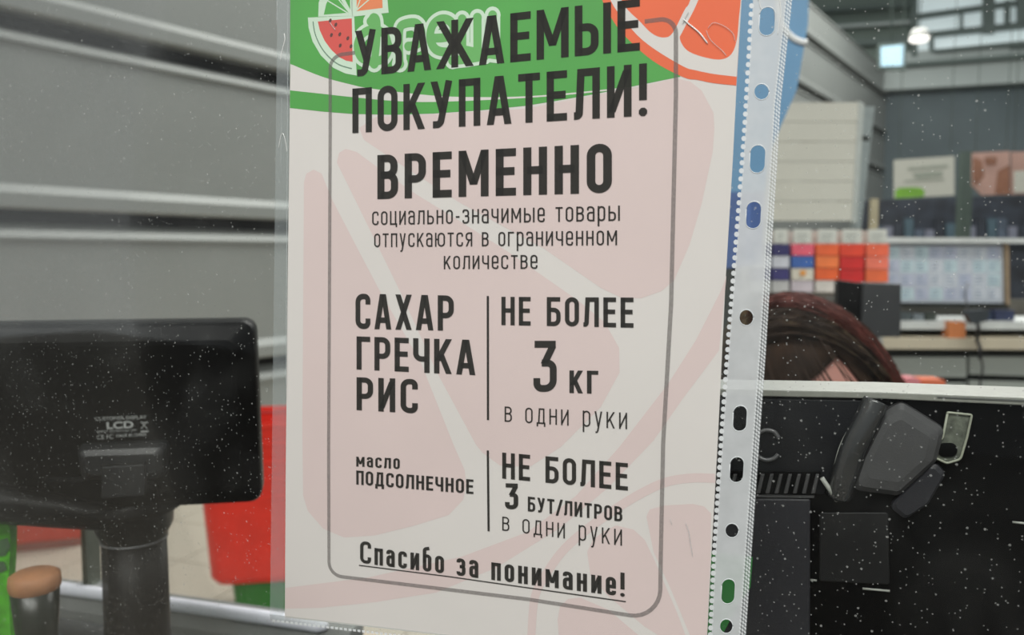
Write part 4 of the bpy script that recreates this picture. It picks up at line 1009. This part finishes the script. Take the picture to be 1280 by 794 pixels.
for w_, m_, o_ in ((20, M_whp, E0), (11.0, M_grlight, E0+.00006)):
    ends = [disc_(p[0], p[1], w_*.5, w_*.54) for s_ in script for p in (s_[0], s_[-1])]
    for i_, e_ in enumerate(ends): sheet('script_outline' if w_ > 15 else 'script_fill', NP, [e_], o_+.00002+i_*.000002, m_, notice)
    for s_ in script: stroke('script_outline' if w_ > 15 else 'script_fill', NP, s_, w_, o_+script.index(s_)*.000002, m_, notice, step=.0000007)
# grey rounded frame
fr_ = fillet([(806, 27), (845, 22), (845, 120), (839, 380), (829, 555), (826, 700), (825, 775), (660, 749), (445, 723), (411.5, 719), (411, 560), (412, 380), (413, 150), (413, 70), (444, 66)], [0, 30, 0, 0, 0, 0, 42, 0, 0, 36, 0, 0, 0, 28, 0], False, 8)
stroke('frame_line', NP, fr_, 5, .00024, M_border, notice)
TO = .00028
def T(txt, a, b, t, gap=.15, xh=1., space=.34): lettering('lettering', NP, txt, a, b, TO, M_ink, notice, t, gap, xh, space)
T('УВАЖАЕМЫЕ', (444.3, 39, 96), (800, -1.5, 63), .150, .12)
T('ПОКУПАТЕЛИ!', (440.8, 111, 166.5), (809, 79, 144.5), .150, .14)
T('ВРЕМЕННО', (472, 194, 249), (765, 179, 241), .165, .15)
T('социально-значимые товары', (465.5, 264.5, 281.5), (775, 257, 276), .11, .19, 1, .50)
T('отпускаются в ограниченном', (468, 292, 309), (771.5, 288, 306.5), .11, .19, 1, .50)
T('количестве', (555, 320, 336.5), (672, 318.5, 336), .11, .19)
T('САХАР', (444.7, 367, 411), (567.5, 369.5, 413.5), .155, .13)
T('ГРЕЧКА', (446, 420.5, 461.8), (594.5, 425, 469), .155, .13)
T('РИС', (446, 471.5, 512.6), (522.5, 474, 517), .155, .15)
T('НЕ БОЛЕЕ', (627, 371, 406.3), (792, 372, 409.6), .150, .15, 1, .42)
T('3', (667, 426, 489.8), (696, 426, 489.8), .135)
T('кг', (712, 463, 491.2), (748, 463.5, 492.2), .17, .16)
T('в одни руки', (631, 508, 527), (784, 516, 536.5), .095, .26, 1, .62)
T('масло', (445.6, 570.8, 583), (500, 573, 586.5), .175, .18)
T('ПОДСОЛНЕЧНОЕ', (445.6, 588, 605.6), (592, 599.5, 617.5), .155, .13)
T('НЕ БОЛЕЕ', (628, 565.6, 598), (785, 579, 613.2), .150, .15, 1, .42)
T('3', (631.5, 604, 636), (648, 604.5, 637), .16)
T('БУТ/ЛИТРОВ', (660, 620.6, 639), (778, 633.5, 652), .155, .14)
T('в одни руки', (628, 645.6, 663), (777.6, 661.8, 682.2), .095, .26, 1, .62)
T('Спасибо за понимание!', (450.4, 676, 703.5), (781, 716, 746), .145, .15, .76, .36)
stroke('column_rule', NP, [(610, 370), (610.2, 525)], 3, TO, M_ink, notice)
stroke('column_rule', NP, [(610, 563), (611, 664)], 3, TO, M_ink, notice)
stroke('underline', NP, [(449, 706.6), (560, 720.5), (782.4, 752)], 1.5, TO, M_ink, notice)

# sleeve
M_clear = film('clear_sleeve_film', .03, .55, .10, bump=.25, bscale=25)
M_margin = film('sleeve_margin_film', .20, .8, .15, milkcol=(186, 196, 198), bump=.5, bscale=160)
M_milk = film('milky_punched_strip', .80, .5, .3, milkcol=(196, 200, 202), bump=.2, bscale=120)
M_weld = film('weld_pattern', .85, .6, .3, milkcol=(214, 218, 220), bump=.2)
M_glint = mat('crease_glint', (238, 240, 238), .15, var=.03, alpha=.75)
slv = empty('plastic_sleeve', NP.w(NP.px(640, 800)), 'clear punched plastic sleeve holding the notice, white strip on its right', 'sleeve')
F1 = .00042
def redge(y):   # outer right edge of the strip
    t = [(-60, 993), (0, 990), (130, 975.5), (200, 971.5), (300, 965), (360, 962), (440, 957), (600, 945.5), (700, 938.5), (794, 932), (850, 928)]
    for (a0, b0), (a1, b1) in zip(t, t[1:]):
        if y <= a1: return b0+(b1-b0)*(y-a0)/(a1-a0)
    return t[-1][1]
def ledge_(y):  # dotted weld between paper and strip
    t = [(-60, 942), (0, 939), (150, 930.5), (200, 927), (350, 915.5), (420, 910), (545, 901), (680, 892.5), (794, 887), (850, 884)]
    for (a0, b0), (a1, b1) in zip(t, t[1:]):
        if y <= a1: return b0+(b1-b0)*(y-a0)/(a1-a0)
    return t[-1][1]
def lm(y): return 347.5-9.5*max(0, y)/770
left = [(lm(y), y) for y in (-60, 0, 200, 400, 600, 774)]
sheet('front_film', NP, [[(360, -60)]+[(939+3, -60)]+[(ledge_(y), y) for y in (0, 150, 350, 545, 680, 794, 845)]+[(564, 803), (356, 779)]], F1, M_clear, slv)
sheet('left_margin', NP, [left+[(355.5, 776), (357, 600), (359, 400), (361.5, 200), (363.5, -60)]], F1, M_margin, slv)
# punched strip with real holes: a filled 2-D curve turned into mesh
holes = [('o', 959, 27, 20, 36), ('r', 952, 115, 19, 20), ('o', 947, 199, 19.5, 35), ('o', 942, 269, 19, 34), ('r', 933, 397, 18, 20), ('o', 925, 523, 17.5, 32), ('o', 921, 587, 17.5, 32), ('r', 915, 663, 17, 18), ('o', 910.3, 739, 17, 31), ('r', 908, 782.5, 16.5, 18)]
def hole_pts(k, cx, cy, w_, h_):
    if k == 'r': return [(cx+w_/2*math.cos(a_), cy+h_/2*math.sin(a_)) for a_ in [2*math.pi*i/20 for i in range(20)]]
    sk = -.045
    p = fillet([(cx-w_/2, cy-h_/2), (cx+w_/2, cy-h_/2), (cx+w_/2, cy+h_/2), (cx-w_/2, cy+h_/2)], w_/2-.3, True, 6)
    return [(x-(y-cy)*.05, y) for x, y in p]
ys = [-60, -20, 20, 70, 130, 200, 300, 360, 440, 520, 600, 700, 794, 850]
outl = [(ledge_(y)+2.5, y) for y in ys]+[(redge(y)-7, y) for y in reversed(ys)]
cu = bpy.data.curves.new('strip', 'CURVE'); cu.dimensions = '2D'; cu.fill_mode = 'BOTH'
for loop in [outl]+[hole_pts(*h_) for h_ in holes]:
    s_ = cu.splines.new('POLY'); s_.points.add(len(loop)-1); s_.use_cyclic_u = True
    for p_, q in zip(s_.points, loop): a_ = NP.px(*q); p_.co = (a_[0]*100, a_[1]*100, 0, 1)
co = bpy.data.objects.new('strip', cu); COL.objects.link(co)
me_ = co.evaluated_get(bpy.context.evaluated_depsgraph_get()).to_mesh()
sv = [NP.w((q.co.x/100, q.co.y/100), F1) for q in me_.vertices]; sf = [tuple(p.vertices) for p in me_.polygons]
bpy.data.objects.remove(co)
strip = obj('punched_strip', sv, sf, M_milk, slv, label='milky white strip with round and oblong filing holes')
M_rimh = mat('hole_rim', (214, 220, 222), .3, alpha=.8)
for h_ in holes:
    hh_ = hole_pts(*h_); tube('hole_rim', [NP.w(NP.px(*q), F1) for q in hh_+[hh_[0]]], .00022, M_rimh, strip, seg=5)
def disc(x, y, rx, ry, n=8): return [(x+rx*math.cos(2*math.pi*i/n), y+ry*math.sin(2*math.pi*i/n)) for i in range(n)]
dots = []; y = -56
while y < 842:
    dots.append(disc(ledge_(y)+1.0, y, 3.2, 3.4)); y += 10.6-2.2*max(0, y)/794
o = sheet('weld_dots', NP, dots, F1+.00003, M_weld, slv); o['kind'] = 'stuff'
dark = [disc(p[0][0]-1.0-3.2, p[0][1], 1.1, 1.2, 6) for p in dots]
z = []; y = -56; i = 0
while y < 842:
    x = redge(y)
    for k in range(3):
        xx = x-7.5+k*3.2; yy = y+(k % 2)*2.2
        z.append([(xx-1.5, yy-1.6), (xx+.2, yy-2.3), (xx+1.6, yy+.9), (xx-.1, yy+1.6)])
    y += 4.7; i += 1
o = sheet('weld_zigzag', NP, z, F1+.00003, M_weld, slv); o['kind'] = 'stuff'
sheet('weld_band', NP, [[(redge(y)-10, y) for y in ys]+[(redge(y)+.5, y) for y in reversed(ys)]], F1-.00003, film('weld_band_film', .42, .5, .3, milkcol=(176, 182, 184)), slv)
# bottom weld
z = []
for k in range(60):
    t = k/59; x = 343+t*330; yb = 775.5+(x-343)*.118
    z.append([(x-2.1, yb-1.2), (x+1.6, yb-1.4+.3), (x+2.0, yb+1.9), (x-1.7, yb+1.6)])
o = sheet('bottom_weld', NP, z, F1+.00003, M_weld, slv); o['kind'] = 'stuff'
stroke('bottom_hem', NP, [(338, 771.5), (500, 790), (680, 812)], 9, F1-.00002, film('hem_film', .15, .6, .3), slv)
# fine creases in the film, their highlights painted as whitish tubes
def crease(pts, r, m=M_glint): tube('crease_highlight', [NP.w(NP.px(p.x, p.y), F1+.0002) for p in spline(pts, 5)], [r*.3]+[r]*(len(pts)*5-5-1)+[r*.3], m, slv, seg=5)
M_soft = mat('soft_crease_glint', (200, 208, 208), .3, alpha=.35)
crease([(347.6, -30), (347.5, 2), (347, 30)], .00028, M_soft)
crease([(361, -20), (360.5, 100), (359.5, 300), (358.5, 500)], .0002, M_soft)
crease([(356, 42), (357, 50), (354, 62), (351.5, 76)], .00022)
crease([(349, 186), (352, 170), (355, 168), (358, 178), (359.5, 190)], .00016)
crease([(352, 215), (352.5, 170), (353, 120)], .00012, M_soft)
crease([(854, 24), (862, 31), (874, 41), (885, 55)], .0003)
crease([(853, 30), (857, 22), (861, 15)], .00025, M_soft)
crease([(885, 36), (892, 29), (905, 33), (916, 42), (919, 52)], .00016, M_soft)
crease([(883, 38), (888, 50), (902, 63), (908, 70)], .00016, M_soft)
crease([(413, 28), (417, 34), (420, 38)], .0002, M_soft)
crease([(838, 648), (840, 656)], .00015, M_soft); crease([(857, 653), (861, 664), (863, 676), (866, 696)], .00016, M_soft)
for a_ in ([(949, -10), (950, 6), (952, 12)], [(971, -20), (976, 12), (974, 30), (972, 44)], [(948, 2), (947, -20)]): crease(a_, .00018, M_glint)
